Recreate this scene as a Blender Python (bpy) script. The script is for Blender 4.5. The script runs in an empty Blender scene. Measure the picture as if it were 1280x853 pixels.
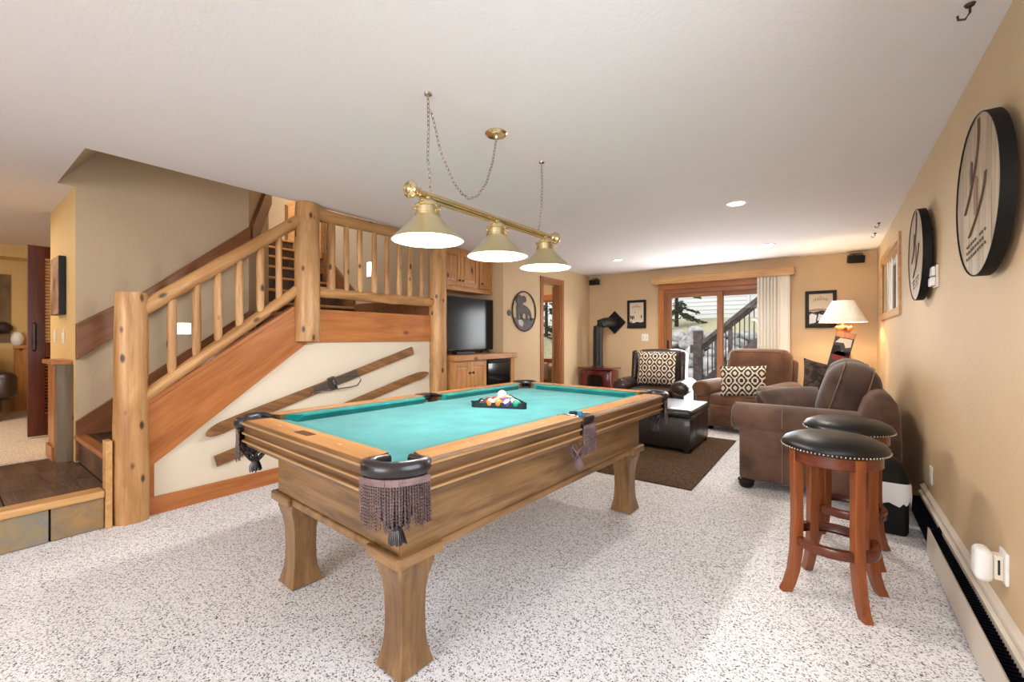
import bpy, bmesh, math, random
from mathutils import Vector, Matrix, Quaternion
random.seed(7)
R = math.radians
SC = bpy.context.scene
COL = SC.collection

# ---------------------------------------------------------------- camera
cam_d = bpy.data.cameras.new('camera')
cam = bpy.data.objects.new('camera', cam_d); COL.objects.link(cam)
cam.location = (0, 0, 1.25); cam.rotation_euler = (R(90), 0, R(36.5))
cam_d.sensor_width = 36; cam_d.lens = 15.08; cam_d.shift_y = -0.0035
cam_d.clip_start = 0.02; cam_d.clip_end = 300
SC.camera = cam

# ---------------------------------------------------------------- world, exposure, large lights
w = bpy.data.worlds.new('overcast_sky'); SC.world = w; w.use_nodes = True
bg = w.node_tree.nodes['Background']
bg.inputs[0].default_value = (0.82, 0.90, 1.0, 1); bg.inputs[1].default_value = 1.1
SC.view_settings.view_transform = 'Standard'
SC.view_settings.look = 'None'
SC.view_settings.gamma = 1.0
SC.view_settings.use_curve_mapping = False
SC.view_settings.exposure = 0.66

def lamp(name, kind, loc, power, color=(1, 1, 1), size=0.1, rot=(0, 0, 0), size_y=None, spot=None, blend=0.5, parent=None):
    d = bpy.data.lights.new(name, kind); d.energy = power; d.color = color
    if kind == 'AREA':
        d.size = size
        if size_y: d.shape = 'RECTANGLE'; d.size_y = size_y
    elif kind == 'SUN': d.angle = size
    else: d.shadow_soft_size = size
    if spot: d.spot_size = R(spot); d.spot_blend = blend
    o = bpy.data.objects.new(name, d); COL.objects.link(o)
    o.location = loc; o.rotation_euler = rot
    if parent: o.parent = parent
    return o

# daylight: a window in the right wall beside the camera
lamp('side_window_daylight', 'AREA', (0.50, 0.80, 1.50), 21, (0.84, 0.92, 1.0), 1.5, (R(68), 0, R(90)), 1.15)
lamp('rear_fill_light', 'AREA', (-1.0, -4.3, 1.5), 110, (0.88, 0.94, 1.0), 2.6, (R(93), 0, 0), 1.9)  # unseen cool fill lamp added behind the camera to light the facing surfaces
# broad fill added behind the camera, standing in for unseen ceiling lights
lamp('rear_ceiling_fill', 'AREA', (-1.6, -2.6, 2.40), 22, (1.0, 0.94, 0.87), 3.2, (0, 0, 0), 1.2)
# daylight through the sliding door (sky and the bright gravel)
lamp('slider_daylight', 'AREA', (-1.6, 7.68, 1.05), 52, (0.95, 0.98, 1.0), 1.3, (R(-91), 0, 0), 1.7)
lamp('sun', 'SUN', (0, 12, 20), 1.0, (1.0, 0.95, 0.88), R(6), (R(38), R(-18), 0))
# the room at the left, upstairs hall, bathroom (each has its own warm ceiling light)
lamp('left_room_lighting', 'AREA', (-6.6, -0.6, 2.40), 30, (1.0, 0.82, 0.62), 1.6, (0, 0, 0), 1.6)
lamp('upstairs_lighting', 'POINT', (-6.4, 3.0, 4.0), 32, (1.0, 0.78, 0.5), 0.15)
lamp('bathroom_lighting', 'POINT', (-4.9, 6.6, 2.2), 14, (1.0, 0.82, 0.6), 0.12)

# ---------------------------------------------------------------- materials
def mat(name):
    m = bpy.data.materials.new(name); m.use_nodes = True
    return m, m.node_tree.nodes, m.node_tree.links, m.node_tree.nodes['Principled BSDF']

def C4(c): return (c[0], c[1], c[2], 1)
def S(r, g, b):                                   # 8-bit sRGB to linear
    f = lambda v: (v/12.92 if v <= .04045 else ((v+.055)/1.055)**2.4)
    return (f(r/255), f(g/255), f(b/255))

def coords(N, L, scale=(1, 1, 1), rot=(0, 0, 0)):
    tc = N.new('ShaderNodeTexCoord'); mp = N.new('ShaderNodeMapping')
    L.new(tc.outputs['Object'], mp.inputs[0])
    mp.inputs['Scale'].default_value = scale
    if any(rot):                                   # turn first, then stretch
        rt = N.new('ShaderNodeMapping'); rt.inputs['Rotation'].default_value = rot
        L.new(tc.outputs['Object'], rt.inputs[0]); L.new(rt.outputs[0], mp.inputs[0])
    return mp.outputs[0]

def noise(N, L, vec, scale, detail=4, rough=.5, dist=0):
    n = N.new('ShaderNodeTexNoise'); L.new(vec, n.inputs['Vector'])
    n.inputs['Scale'].default_value = scale; n.inputs['Detail'].default_value = detail
    n.inputs['Roughness'].default_value = rough; n.inputs['Distortion'].default_value = dist
    return n.outputs['Fac']

def ramp(N, L, fac, stops):
    r = N.new('ShaderNodeValToRGB'); L.new(fac, r.inputs[0])
    e = r.color_ramp.elements
    while len(e) > 1: e.remove(e[-1])
    e[0].position = stops[0][0]; e[0].color = C4(stops[0][1])
    for p, c in stops[1:]:
        x = e.new(p); x.color = C4(c)
    return r.outputs[0]

def mixc(N, L, fac, a, b, mode='MIX'):
    m = N.new('ShaderNodeMix'); m.data_type = 'RGBA'; m.blend_type = mode
    for s, v in ((0, fac), (6, a), (7, b)):
        if hasattr(v, 'is_linked'): L.new(v, m.inputs[s])
        elif s == 0: m.inputs[0].default_value = v
        else: m.inputs[s].default_value = C4(v)
    return m.outputs[2]

def bump(N, L, B, h, strength, dist=.01):
    b = N.new('ShaderNodeBump'); L.new(h, b.inputs['Height'])
    b.inputs['Strength'].default_value = strength; b.inputs['Distance'].default_value = dist
    L.new(b.outputs[0], B.inputs['Normal'])

def plain(name, c, rough=.5, metal=0, coat=0, bumps=None, emit=None, estr=0, spec=.5):
    m, N, L, B = mat(name)
    B.inputs['Base Color'].default_value = C4(c); B.inputs['Roughness'].default_value = rough
    B.inputs['Metallic'].default_value = metal; B.inputs['Coat Weight'].default_value = coat
    B.inputs['Specular IOR Level'].default_value = spec
    if emit:
        B.inputs['Emission Color'].default_value = C4(emit); B.inputs['Emission Strength'].default_value = estr
    if bumps:
        v = coords(N, L); h = noise(N, L, v, bumps[0], 4); bump(N, L, B, h, bumps[1], bumps[2])
    return m

def mottled(name, c1, c2, scale=4, rough=.6, bumps=None, lo=.35, hi=.65, detail=5, coat=0, spec=.5, sc=(1, 1, 1), sheen=0):
    m, N, L, B = mat(name); v = coords(N, L, sc)
    L.new(ramp(N, L, noise(N, L, v, scale, detail, .6), [(lo, c1), (hi, c2)]), B.inputs['Base Color'])
    B.inputs['Roughness'].default_value = rough; B.inputs['Coat Weight'].default_value = coat
    B.inputs['Specular IOR Level'].default_value = spec
    B.inputs['Sheen Weight'].default_value = sheen
    if bumps: bump(N, L, B, noise(N, L, v, bumps[0], 3), bumps[1], bumps[2])
    return m

def wood(name, c1, c2, axis='y', scale=1.0, rough=.38, knots=0, coat=.1, rot=(0, 0, 0), stretch=11, spec=.4):
    m, N, L, B = mat(name)
    s = [stretch*scale]*3; s['xyz'.index(axis)] = .9*scale
    v = coords(N, L, s, rot)
    f = noise(N, L, v, 2.2, 6, .58, .5)
    col = ramp(N, L, f, [(.30, c1), (.52, [(a+b)/2 for a, b in zip(c1, c2)]), (.72, c2)])
    s2 = [60*scale]*3; s2['xyz'.index(axis)] = 2.5*scale
    g = noise(N, L, coords(N, L, s2, rot), 2.0, 3)
    gr = ramp(N, L, g, [(.30, (.72, .70, .68)), (.60, (1, 1, 1))])
    col = mixc(N, L, .55, col, gr, 'MULTIPLY')
    if knots:
        s3 = [10]*3; s3['xyz'.index(axis)] = 5.0
        vo = N.new('ShaderNodeTexVoronoi'); L.new(coords(N, L, s3, rot), vo.inputs['Vector'])
        vo.inputs['Scale'].default_value = knots
        k = ramp(N, L, vo.outputs['Distance'], [(.10, (1, 1, 1)), (.19, (0, 0, 0))])
        col = mixc(N, L, k, col, [x*.22 for x in c1])
    L.new(col, B.inputs['Base Color'])
    B.inputs['Roughness'].default_value = rough; B.inputs['Coat Weight'].default_value = coat
    B.inputs['Specular IOR Level'].default_value = spec; B.inputs['Coat Roughness'].default_value = .25
    bump(N, L, B, g, .10, .004)
    return m

def wall_paint(name, c, k=.93):
    m, N, L, B = mat(name); v = coords(N, L)
    L.new(ramp(N, L, noise(N, L, v, 2.0, 3), [(.3, [x*k for x in c]), (.7, c)]), B.inputs['Base Color'])
    B.inputs['Roughness'].default_value = .62; B.inputs['Specular IOR Level'].default_value = .35
    bump(N, L, B, noise(N, L, v, 55, 3, .55), .32, .006)
    return m

def carpet_mat(name, stops, scale=185):
    m, N, L, B = mat(name); v = coords(N, L)
    vo = N.new('ShaderNodeTexVoronoi'); vo.inputs['Scale'].default_value = scale; L.new(v, vo.inputs['Vector'])
    sx = N.new('ShaderNodeSeparateColor'); L.new(vo.outputs['Color'], sx.inputs[0])
    col = ramp(N, L, sx.outputs[0], stops)
    big = ramp(N, L, noise(N, L, v, 1.3, 3), [(.3, (.90, .89, .88)), (.7, (1, 1, 1))])
    L.new(mixc(N, L, .8, col, big, 'MULTIPLY'), B.inputs['Base Color'])
    B.inputs['Roughness'].default_value = .95; B.inputs['Specular IOR Level'].default_value = .1
    B.inputs['Sheen Weight'].default_value = .15
    bump(N, L, B, noise(N, L, v, scale*.8, 2), .4, .01)
    return m

def ikat_mat(name, light, dark):
    # lattice of nested diamonds like the woven covers, on the object's local x/z plane
    m, N, L, B = mat(name)
    tc = N.new('ShaderNodeTexCoord'); sp = N.new('ShaderNodeSeparateXYZ'); L.new(tc.outputs['Object'], sp.inputs[0])
    wob = noise(N, L, tc.outputs['Object'], 30, 2)
    def M(op, a, b=None):
        n = N.new('ShaderNodeMath'); n.operation = op
        for i, v in enumerate((a, b)):
            if v is None: continue
            if hasattr(v, 'is_linked'): L.new(v, n.inputs[i])
            else: n.inputs[i].default_value = v
        return n.outputs[0]
    x = M('ADD', sp.outputs[0], M('MULTIPLY', wob, .012)); z = M('ADD', sp.outputs[2], M('MULTIPLY', wob, .012))
    cx = M('COSINE', M('MULTIPLY', x, 2*math.pi/.15)); cz = M('COSINE', M('MULTIPLY', z, 2*math.pi/.19))
    s = M('ADD', cx, cz)
    rings = M('SINE', M('MULTIPLY', s, 3.9))
    fine = M('MULTIPLY', M('COSINE', M('MULTIPLY', x, 2*math.pi/.05)), M('COSINE', M('MULTIPLY', z, 2*math.pi/.0633)))
    tot = M('ADD', rings, M('MULTIPLY', fine, .5))
    L.new(ramp(N, L, M('ADD', M('MULTIPLY', tot, .25), .5), [(.43, light), (.50, dark)]), B.inputs['Base Color'])
    B.inputs['Roughness'].default_value = .85
    bump(N, L, B, noise(N, L, tc.outputs['Object'], 180, 2), .3, .004)
    return m

def glass_mat(name, tint=(1, 1, 1), ior=1.3):
    m = bpy.data.materials.new(name); m.use_nodes = True
    N = m.node_tree.nodes; L = m.node_tree.links; N.remove(N['Principled BSDF'])
    t = N.new('ShaderNodeBsdfTransparent'); t.inputs[0].default_value = C4(tint)
    g = N.new('ShaderNodeBsdfGlossy'); g.inputs['Roughness'].default_value = .02
    fr = N.new('ShaderNodeFresnel'); fr.inputs[0].default_value = ior
    mx = N.new('ShaderNodeMixShader'); L.new(fr.outputs[0], mx.inputs[0]); L.new(t.outputs[0], mx.inputs[1]); L.new(g.outputs[0], mx.inputs[2])
    L.new(mx.outputs[0], N['Material Output'].inputs[0])
    return m

def ball_mat(name, c, stripe):
    m, N, L, B = mat(name); B.inputs['Roughness'].default_value = .12; B.inputs['Coat Weight'].default_value = .4
    if not stripe: B.inputs['Base Color'].default_value = C4(c); return m
    tc = N.new('ShaderNodeTexCoord'); sp = N.new('ShaderNodeSeparateXYZ'); L.new(tc.outputs['Object'], sp.inputs[0])
    ab = N.new('ShaderNodeMath'); ab.operation = 'ABSOLUTE'; L.new(sp.outputs[2], ab.inputs[0])
    lt = N.new('ShaderNodeMath'); lt.operation = 'LESS_THAN'; L.new(ab.outputs[0], lt.inputs[0]); lt.inputs[1].default_value = .015
    L.new(mixc(N, L, lt.outputs[0], (.85, .82, .74), c), B.inputs['Base Color'])
    return m

M = {}
M['tan'] = wall_paint('tan_wall_paint', S(210, 182, 144))
M['cream'] = wall_paint('cream_wall_paint', S(226, 214, 194), .97)
M['dimtan'] = wall_paint('dimmed_tan_paint', S(196, 176, 148))  # the same tan paint, greyed so the stairwell's dimness sits in its colour
M['yellow'] = wall_paint('warm_yellow_paint', S(222, 188, 128))
M['ceiling'] = plain('ceiling_texture', S(232, 227, 226), .85, bumps=(60, .18, .006), spec=.2)
M['carpet'] = carpet_mat('speckled_carpet', [(.04, S(92, 88, 88)), (.14, S(172, 169, 170)), (.28, S(230, 228, 230)), (.80, S(248, 247, 250))])
M['carpet_l'] = carpet_mat('left_room_carpet', [(.05, S(150, 130, 110)), (.25, S(214, 196, 172)), (.80, S(226, 210, 190))])
M['rug'] = mottled('brown_flatweave', S(66, 50, 38), S(104, 82, 62), 70, .95, (160, .5, .006), sc=(1, .35, 1), spec=.1)
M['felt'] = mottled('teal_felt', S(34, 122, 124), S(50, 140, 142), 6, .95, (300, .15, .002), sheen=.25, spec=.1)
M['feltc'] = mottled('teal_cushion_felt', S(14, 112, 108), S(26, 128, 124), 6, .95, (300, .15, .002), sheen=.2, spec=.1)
for a in 'xyz':
    M['table_'+a] = wood('pool_table_maple_'+a, S(98, 68, 38), S(170, 130, 84), a, 1.0, .33, 0, .25, stretch=7)
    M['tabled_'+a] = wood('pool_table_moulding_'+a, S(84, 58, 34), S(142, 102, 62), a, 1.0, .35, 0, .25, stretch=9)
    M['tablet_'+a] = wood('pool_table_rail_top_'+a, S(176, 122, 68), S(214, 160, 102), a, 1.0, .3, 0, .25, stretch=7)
    M['bead_'+a] = wood('pool_table_bead_highlight_'+a, S(164, 124, 80), S(200, 162, 114), a, 1.0, .3, 0, .25, stretch=7)  # paler than the moulding: the beads' highlights are put into their colour
    M['fir_'+a] = wood('orange_fir_'+a, S(158, 92, 44), S(196, 126, 70), a, .8, .36, 0, .15, stretch=6)
    M['firk_'+a] = wood('orange_fir_knotty_'+a, S(160, 92, 42), S(204, 134, 74), a, .8, .36, .55, .15, stretch=6)
    M['pine_'+a] = wood('knotty_pine_'+a, S(176, 116, 62), S(216, 160, 100), a, .9, .38, .7, .12, stretch=6)
M['log'] = wood('peeled_pine_log', S(154, 104, 56), S(212, 166, 112), 'z', .9, .42, 1.0, .12, stretch=6)
M['lograil_d'] = wood('peeled_pine_rail_sloped', S(156, 106, 58), S(210, 164, 110), 'y', .9, .42, .9, .12, rot=(R(-38), 0, 0), stretch=6)
M['fir_d'] = wood('orange_fir_sloped', S(158, 92, 44), S(196, 126, 70), 'y', .8, .36, 0, .15, rot=(R(-36), 0, 0), stretch=6)
M['brown_d'] = wood('stair_skirt_brown_sloped', S(110, 68, 40), S(148, 98, 62), 'y', 1, .4, 0, .1, rot=(R(-37), 0, 0))
M['lograil'] = wood('peeled_pine_rail', S(156, 106, 58), S(210, 164, 110), 'y', .9, .42, .9, .12, stretch=6)
M['logdark'] = wood('weathered_log', S(92, 78, 62), S(134, 116, 94), 'z', .9, .6, 1.0, 0, stretch=6)
M['redfir'] = wood('reddish_fir_trim', S(140, 86, 52), S(174, 118, 76), 'z', 1, .35, 0, .15)
M['redfir_x'] = wood('reddish_fir_trim_x', S(140, 86, 52), S(174, 118, 76), 'x', 1, .35, 0, .15)
M['stairbrown'] = wood('stair_skirt_brown', S(110, 68, 40), S(148, 98, 62), 'y', 1, .4, 0, .1)
M['mahog'] = wood('mahogany_door', S(70, 26, 14), S(112, 46, 24), 'z', 1, .3, 0, .2)
M['oaktrim'] = wood('golden_oak_trim', S(190, 138, 82), S(222, 176, 118), 'x', 1, .36, 0, .15)
M['oaktrim_y'] = wood('golden_oak_trim_y', S(190, 138, 82), S(222, 176, 118), 'y', 1, .36, 0, .15)
M['stool'] = wood('cherry_stool_wood', S(114, 56, 24), S(164, 90, 44), 'z', 1, .28, 0, .35, stretch=9)
M['stoold'] = wood('cherry_stool_ring', S(84, 36, 20), S(116, 56, 32), 'x', 1, .26, 0, .35, stretch=9)
M['ski'] = wood('old_ski_wood', S(112, 74, 40), S(160, 114, 68), 'x', 1, .5, 0, .05, stretch=12)
M['leather_black'] = plain('black_leather', (.007, .007, .0075), .38, bumps=(140, .25, .003), spec=.4)
M['leather_ott'] = plain('ottoman_leather', (.014, .011, .010), .36, bumps=(90, .25, .003), coat=.25)
M['leather_arm'] = mottled('dark_brown_leather', S(38, 24, 20), S(60, 38, 30), 6, .36, (90, .3, .004), coat=.2)
M['pocket'] = plain('pocket_leather', S(30, 26, 30), .32, bumps=(120, .2, .003), coat=.3)
M['suede'] = mottled('brown_suede', S(70, 47, 35), S(110, 80, 62), 3.2, .72, (120, .2, .004), sheen=.25, spec=.3)
M['suede_d'] = mottled('brown_suede_cushion', S(56, 38, 30), S(86, 62, 50), 4, .75, (120, .2, .004), sheen=.25, spec=.3)
M['suede_r'] = mottled('recliner_suede', S(78, 48, 31), S(116, 78, 52), 3.2, .72, (120, .2, .004), sheen=.25, spec=.3)
M['pillow_d'] = mottled('floral_dark_fabric', S(34, 24, 22), S(78, 56, 45), 16, .85, (150, .3, .004), .46, .54, 2)
M['stitch'] = plain('pale_stitching', S(136, 108, 84), .8)
M['ikat'] = ikat_mat('ikat_fabric', S(226, 210, 188), S(52, 42, 38))
M['brass'] = plain('polished_brass', S(222, 206, 164), .22, 1)
M['brassd'] = plain('brushed_brass_shade', S(226, 216, 182), .36, 1)
M['chrome'] = plain('chain_steel', S(190, 180, 165), .25, 1)
M['steel'] = plain('old_iron', S(120, 112, 104), .45, .9)
M['enamel'] = plain('white_enamel', S(250, 246, 240), .35)
M['bulb'] = plain('lit_bulb', (1, 1, 1), .3, emit=(1, .92, .8), estr=14)
M['lens'] = plain('lit_downlight_lens', (1, 1, 1), .3, emit=(1, .93, .82), estr=22)
M['steplight'] = plain('lit_step_light', (1, 1, 1), .4, emit=(1, .96, .9), estr=3.0)
M['white'] = plain('white_plastic', S(236, 234, 230), .4)
M['almond'] = plain('almond_plastic', S(226, 214, 196), .45)
M['black'] = plain('black_plastic', (.007, .007, .0075), .38, spec=.35)
M['blackm'] = plain('black_matte', (.006, .006, .006), .6, spec=.25)
M['pipe'] = plain('black_stove_pipe', (.016, .015, .014), .42, .3)
M['screen'] = plain('tv_screen_glass', (.006, .008, .010), .16, spec=.35)
M['fridge'] = plain('black_fridge_glass', (.006, .006, .007), .12, coat=.6)
M['heater'] = plain('cream_heater_metal', S(214, 202, 186), .42)
M['fin'] = plain('heater_fin_metal', S(30, 34, 46), .25, .8)
M['stove'] = mottled('red_enamel_stove', S(84, 8, 14), S(110, 14, 20), 6, .16, coat=.6)
M['glass'] = glass_mat('window_glass')
M['glazing'] = glass_mat('picture_glazing', ior=1.12)
M['blind'] = plain('ivory_blind_vinyl', S(232, 226, 214), .6)
M['frame_d'] = plain('dark_espresso_frame', S(30, 20, 17), .5, spec=.3)
M['iron'] = mottled('patinated_iron', S(26, 17, 15), S(60, 42, 35), 10, .5)
M['barrel'] = wood('barrel_head_oak', S(134, 112, 88), S(192, 168, 136), 'z', 1, .45, 0, .1, stretch=9)
M['engrave'] = plain('burnt_engraving', S(84, 62, 46), .7)
M['engraver'] = plain('faded_red_paint', S(132, 92, 80), .7)
M['rack'] = plain('navy_black_rack', S(10, 16, 30), .35)
M['fringe'] = mottled('mauve_brown_cord', S(112, 90, 90), S(140, 114, 112), 20, .8)
M['slate'] = mottled('rustic_slate', S(122, 124, 120), S(150, 128, 92), 5, .55, (26, .6, .012), .40, .60, 7)
M['slate2'] = mottled('rustic_slate_ochre', S(118, 110, 96), S(160, 126, 80), 5, .55, (26, .6, .012), .35, .65, 7)
M['tile'] = mottled('dark_slate_tile', S(66, 46, 36), S(112, 80, 60), 5, .4, (18, .5, .01), .35, .65, 6, sc=(.4, 2, 1))
M['tile2'] = mottled('dark_slate_tile_b', S(56, 42, 36), S(98, 74, 58), 5, .4, (18, .5, .01), .35, .65, 6, sc=(.4, 2, 1))
M['grout'] = plain('dark_grout', S(40, 34, 30), .9)
M['bag'] = plain('white_bin_liner', S(230, 232, 236), .5)
M['shade'] = mottled('parchment_shade', S(236, 226, 202), S(250, 244, 228), 9, .8)
M['paper'] = plain('poster_paper', S(222, 206, 180), .7)
M['papert'] = plain('poster_tan_ink', S(176, 132, 90), .7)
M['paperw'] = plain('poster_snow', S(226, 226, 226), .7)
M['ink'] = plain('poster_black_ink', S(32, 28, 28), .7)
M['mirror'] = plain('picture_black_mat', S(20, 16, 15), .5)
M['redp'] = plain('red_paint', S(140, 40, 30), .5)
M['greyp'] = plain('slate_grey_paint', S(70, 66, 66), .55)
M['whitep'] = plain('white_paint', S(225, 222, 214), .5)
M['chalk'] = plain('blue_chalk', S(20, 130, 170), .9)
M['lampwood'] = wood('varnished_lamp_log', S(176, 92, 34), S(220, 140, 66), 'z', 1, .3, .6, .3)
M['bone'] = plain('inlay_bone', S(220, 205, 175), .4)
M['plate'] = plain('dark_nameplate', S(80, 46, 28), .4)
M['porc'] = plain('white_porcelain', S(240, 238, 232), .12, coat=.4)
# outdoors
M['gravel'] = mottled('pale_gravel', S(190, 184, 176), S(236, 232, 226), 9, .95, (40, .6, .03))
M['grass'] = mottled('dry_grass', S(150, 142, 104), S(200, 190, 156), 22, .95, (60, .6, .02))
M['boulder'] = mottled('granite_boulder', S(112, 112, 112), S(214, 210, 204), 5, .85, (14, .6, .03), .3, .7, 6)
M['siding'] = plain('white_lap_siding', S(216, 214, 210), .6)
M['deckgrey'] = mottled('weathered_grey_timber', S(74, 68, 68), S(112, 104, 102), 9, .75, sc=(1, 1, 1))
M['ironbal'] = plain('dark_metal_baluster', S(64, 60, 64), .5)
M['needle'] = mottled('conifer_needles', S(28, 44, 28), S(66, 84, 54), 6, .8)
M['bark'] = plain('conifer_bark', S(62, 46, 36), .9)
M['soil'] = plain('planting_soil', S(92, 78, 62), .95)

# ---------------------------------------------------------------- mesh builder
class MB:
    def __init__(s): s.bm = bmesh.new()
    def face(s, pts):
        s.bm.faces.new([s.bm.verts.new(p) for p in pts]); return s
    def box(s, lo, hi, rz=0, about=None, m=None, skip=''):
        x0, y0, z0 = lo; x1, y1, z1 = hi
        P = [(x0, y0, z0), (x1, y0, z0), (x1, y1, z0), (x0, y1, z0), (x0, y0, z1), (x1, y0, z1), (x1, y1, z1), (x0, y1, z1)]
        P = [Vector(p) for p in P]
        if m is not None: P = [m @ p for p in P]
        v = [s.bm.verts.new(p) for p in P]
        for f in ((0, 3, 2, 1), (4, 5, 6, 7), (0, 1, 5, 4), (1, 2, 6, 5), (2, 3, 7, 6), (3, 0, 4, 7)): s.bm.faces.new([v[i] for i in f])
        return s
    def cb(s, c, size, m=None):
        return s.box([c[i]-size[i]/2 for i in range(3)], [c[i]+size[i]/2 for i in range(3)], m=m)
    def rbox(s, c, size, r, seg=4, m=None, puff=0):
        b = bmesh.new(); bmesh.ops.create_cube(b, size=1)
        for v in b.verts: v.co = Vector((v.co.x*size[0], v.co.y*size[1], v.co.z*size[2]))
        bmesh.ops.bevel(b, geom=list(b.edges), offset=r, segments=seg, profile=.5, affect='EDGES')
        if puff:
            bmesh.ops.subdivide_edges(b, edges=[e for e in b.edges if e.calc_length() > min(size)*.3], cuts=5, use_grid_fill=True)
            for v in b.verts:
                u = [min(1, abs(v.co[i])/(size[i]/2)) for i in range(3)]
                for i in range(3):
                    o = [u[j] for j in range(3) if j != i]
                    v.co[i] += math.copysign(puff*(1-o[0]**2)*(1-o[1]**2)*u[i], v.co[i])
        return s.add(b, Matrix.Translation(c) if m is None else m @ Matrix.Translation(c))
    def add(s, b, m):
        mp = {}
        for v in b.verts: mp[v] = s.bm.verts.new(m @ v.co)
        for f in b.faces: s.bm.faces.new([mp[v] for v in f.verts])
        b.free(); return s
    def prism(s, pts, axis, lo, hi):
        i = 'xyz'.index(axis)
        def P(p, t): q = list(p); q.insert(i, t); return q
        a = [s.bm.verts.new(P(p, lo)) for p in pts]; b = [s.bm.verts.new(P(p, hi)) for p in pts]
        n = len(pts)
        s.bm.faces.new(a); s.bm.faces.new(b[::-1])
        for k in range(n): s.bm.faces.new([a[k], b[k], b[(k+1) % n], a[(k+1) % n]])
        return s
    def ring(s, c, t, r, n, up=None, e=(1, 1), tw=0):
        t = Vector(t).normalized(); u = Vector(up) if up else (Vector((0, 0, 1)) if abs(t.z) < .9 else Vector((1, 0, 0)))
        a = t.cross(u).normalized(); b = a.cross(t).normalized()
        return [s.bm.verts.new(Vector(c)+(a*math.cos(2*math.pi*k/n+tw)*e[0]+b*math.sin(2*math.pi*k/n+tw)*e[1])*r) for k in range(n)]
    def loft(s, rings, cap=True, closed=False):
        for A, B in zip(rings, rings[1:]+(rings[:1] if closed else [])):
            n = len(A)
            for k in range(n): s.bm.faces.new([A[k], A[(k+1) % n], B[(k+1) % n], B[k]])
        if cap and not closed: s.bm.faces.new(rings[0][::-1]); s.bm.faces.new(rings[-1])
        return s
    def tube(s, pts, r, n=8, e=(1, 1), up=None, cap=True, closed=False):
        pts = [Vector(p) for p in pts]; rs = r if isinstance(r, (list, tuple)) else [r]*len(pts)
        R_ = []
        for i, p in enumerate(pts):
            a = pts[i-1] if (i or closed) else p; b = pts[(i+1) % len(pts)] if (i < len(pts)-1 or closed) else p
            R_.append(s.ring(p, b-a, rs[i], n, up, e))
        return s.loft(R_, cap, closed)
    def cyl(s, p0, p1, r0, r1=None, n=24): return s.tube([p0, p1], [r0, r0 if r1 is None else r1], n)
    def lathe(s, prof, c=(0, 0, 0), n=32, cap=True, m=None):
        rings = []
        for r, z in prof:
            rings.append([s.bm.verts.new((m or Matrix()) @ Vector((c[0]+r*math.cos(2*math.pi*k/n), c[1]+r*math.sin(2*math.pi*k/n), c[2]+z))) for k in range(n)])
        return s.loft(rings, cap)
    def sphere(s, c, r, u=20, v=12, sc=(1, 1, 1), m=None):
        b = bmesh.new(); bmesh.ops.create_uvsphere(b, u_segments=u, v_segments=v, radius=r)
        for q in b.verts: q.co = Vector((q.co.x*sc[0], q.co.y*sc[1], q.co.z*sc[2]))
        return s.add(b, Matrix.Translation(c) if m is None else m @ Matrix.Translation(c))
    def log(s, p0, p1, r, n=14, seg=8, jit=.06, taper=0, seed=0, capr=.97):
        rnd = random.Random(seed); p0 = Vector(p0); p1 = Vector(p1); ph = [rnd.uniform(0, 6.28) for _ in range(4)]
        rings = []; t = (p1-p0)
        for i in range(seg+1):
            f = i/seg; rr = r*(1-taper*f)*(1+rnd.uniform(-jit, jit)*.5)*(capr if i in (0, seg) else 1)
            rg = s.ring(p0+t*f, t, rr, n)
            for k, v in enumerate(rg):
                a = 2*math.pi*k/n
                d = 1+jit*.5*math.sin(2*a+ph[0]+f*3)+jit*.4*math.sin(3*a+ph[1]-f*4)+rnd.uniform(-jit, jit)*.15
                c0 = p0+t*f; v.co = c0+(v.co-c0)*d
            rings.append(rg)
        return s.loft(rings)
    def pillow(s, w, h, t, n=14, m=None, pw=2.6, ear=.06):
        b = bmesh.new(); G = {}
        for side in (1, -1):
            for i in range(n+1):
                for j in range(n+1):
                    u = 2*i/n-1; v = 2*j/n-1; edge = i in (0, n) or j in (0, n)
                    if side == -1 and edge: G[side, i, j] = G[1, i, j]; continue
                    k = 1-ear*(1-abs(v)**2)*abs(u) ; l = 1-ear*(1-abs(u)**2)*abs(v)
                    y = side*t/2*((1-abs(u)**pw)*(1-abs(v)**pw))**.55
                    G[side, i, j] = b.verts.new((u*w/2*k, y, v*h/2*l))
        for side in (1, -1):
            for i in range(n):
                for j in range(n):
                    q = [G[side, i, j], G[side, i+1, j], G[side, i+1, j+1], G[side, i, j+1]]
                    b.faces.new(q if side == -1 else q[::-1])
        return s.add(b, m or Matrix())
    def build(s, name, material, parent=None, smooth=False, bevel=0, seg=2, world=False, angle=40):
        if world and parent is not None:
            inv = BASE[parent.name].inverted(); s.bm.transform(inv)
        bmesh.ops.recalc_face_normals(s.bm, faces=s.bm.faces)
        me = bpy.data.meshes.new(name); s.bm.to_mesh(me); s.bm.free()
        me.materials.append(M[material] if isinstance(material, str) else material)
        if smooth:
            for p in me.polygons: p.use_smooth = True
            me.set_sharp_from_angle(angle=R(angle))
        o = bpy.data.objects.new(name, me); COL.objects.link(o)
        if parent is not None:
            o.parent = parent; BASE[o.name] = BASE[parent.name]
        else: BASE[o.name] = Matrix()
        if bevel:
            b = o.modifiers.new('bevel', 'BEVEL'); b.width = bevel; b.segments = seg; b.limit_method = 'ANGLE'; b.angle_limit = R(35)
            b.harden_normals = False
        return o

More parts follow.
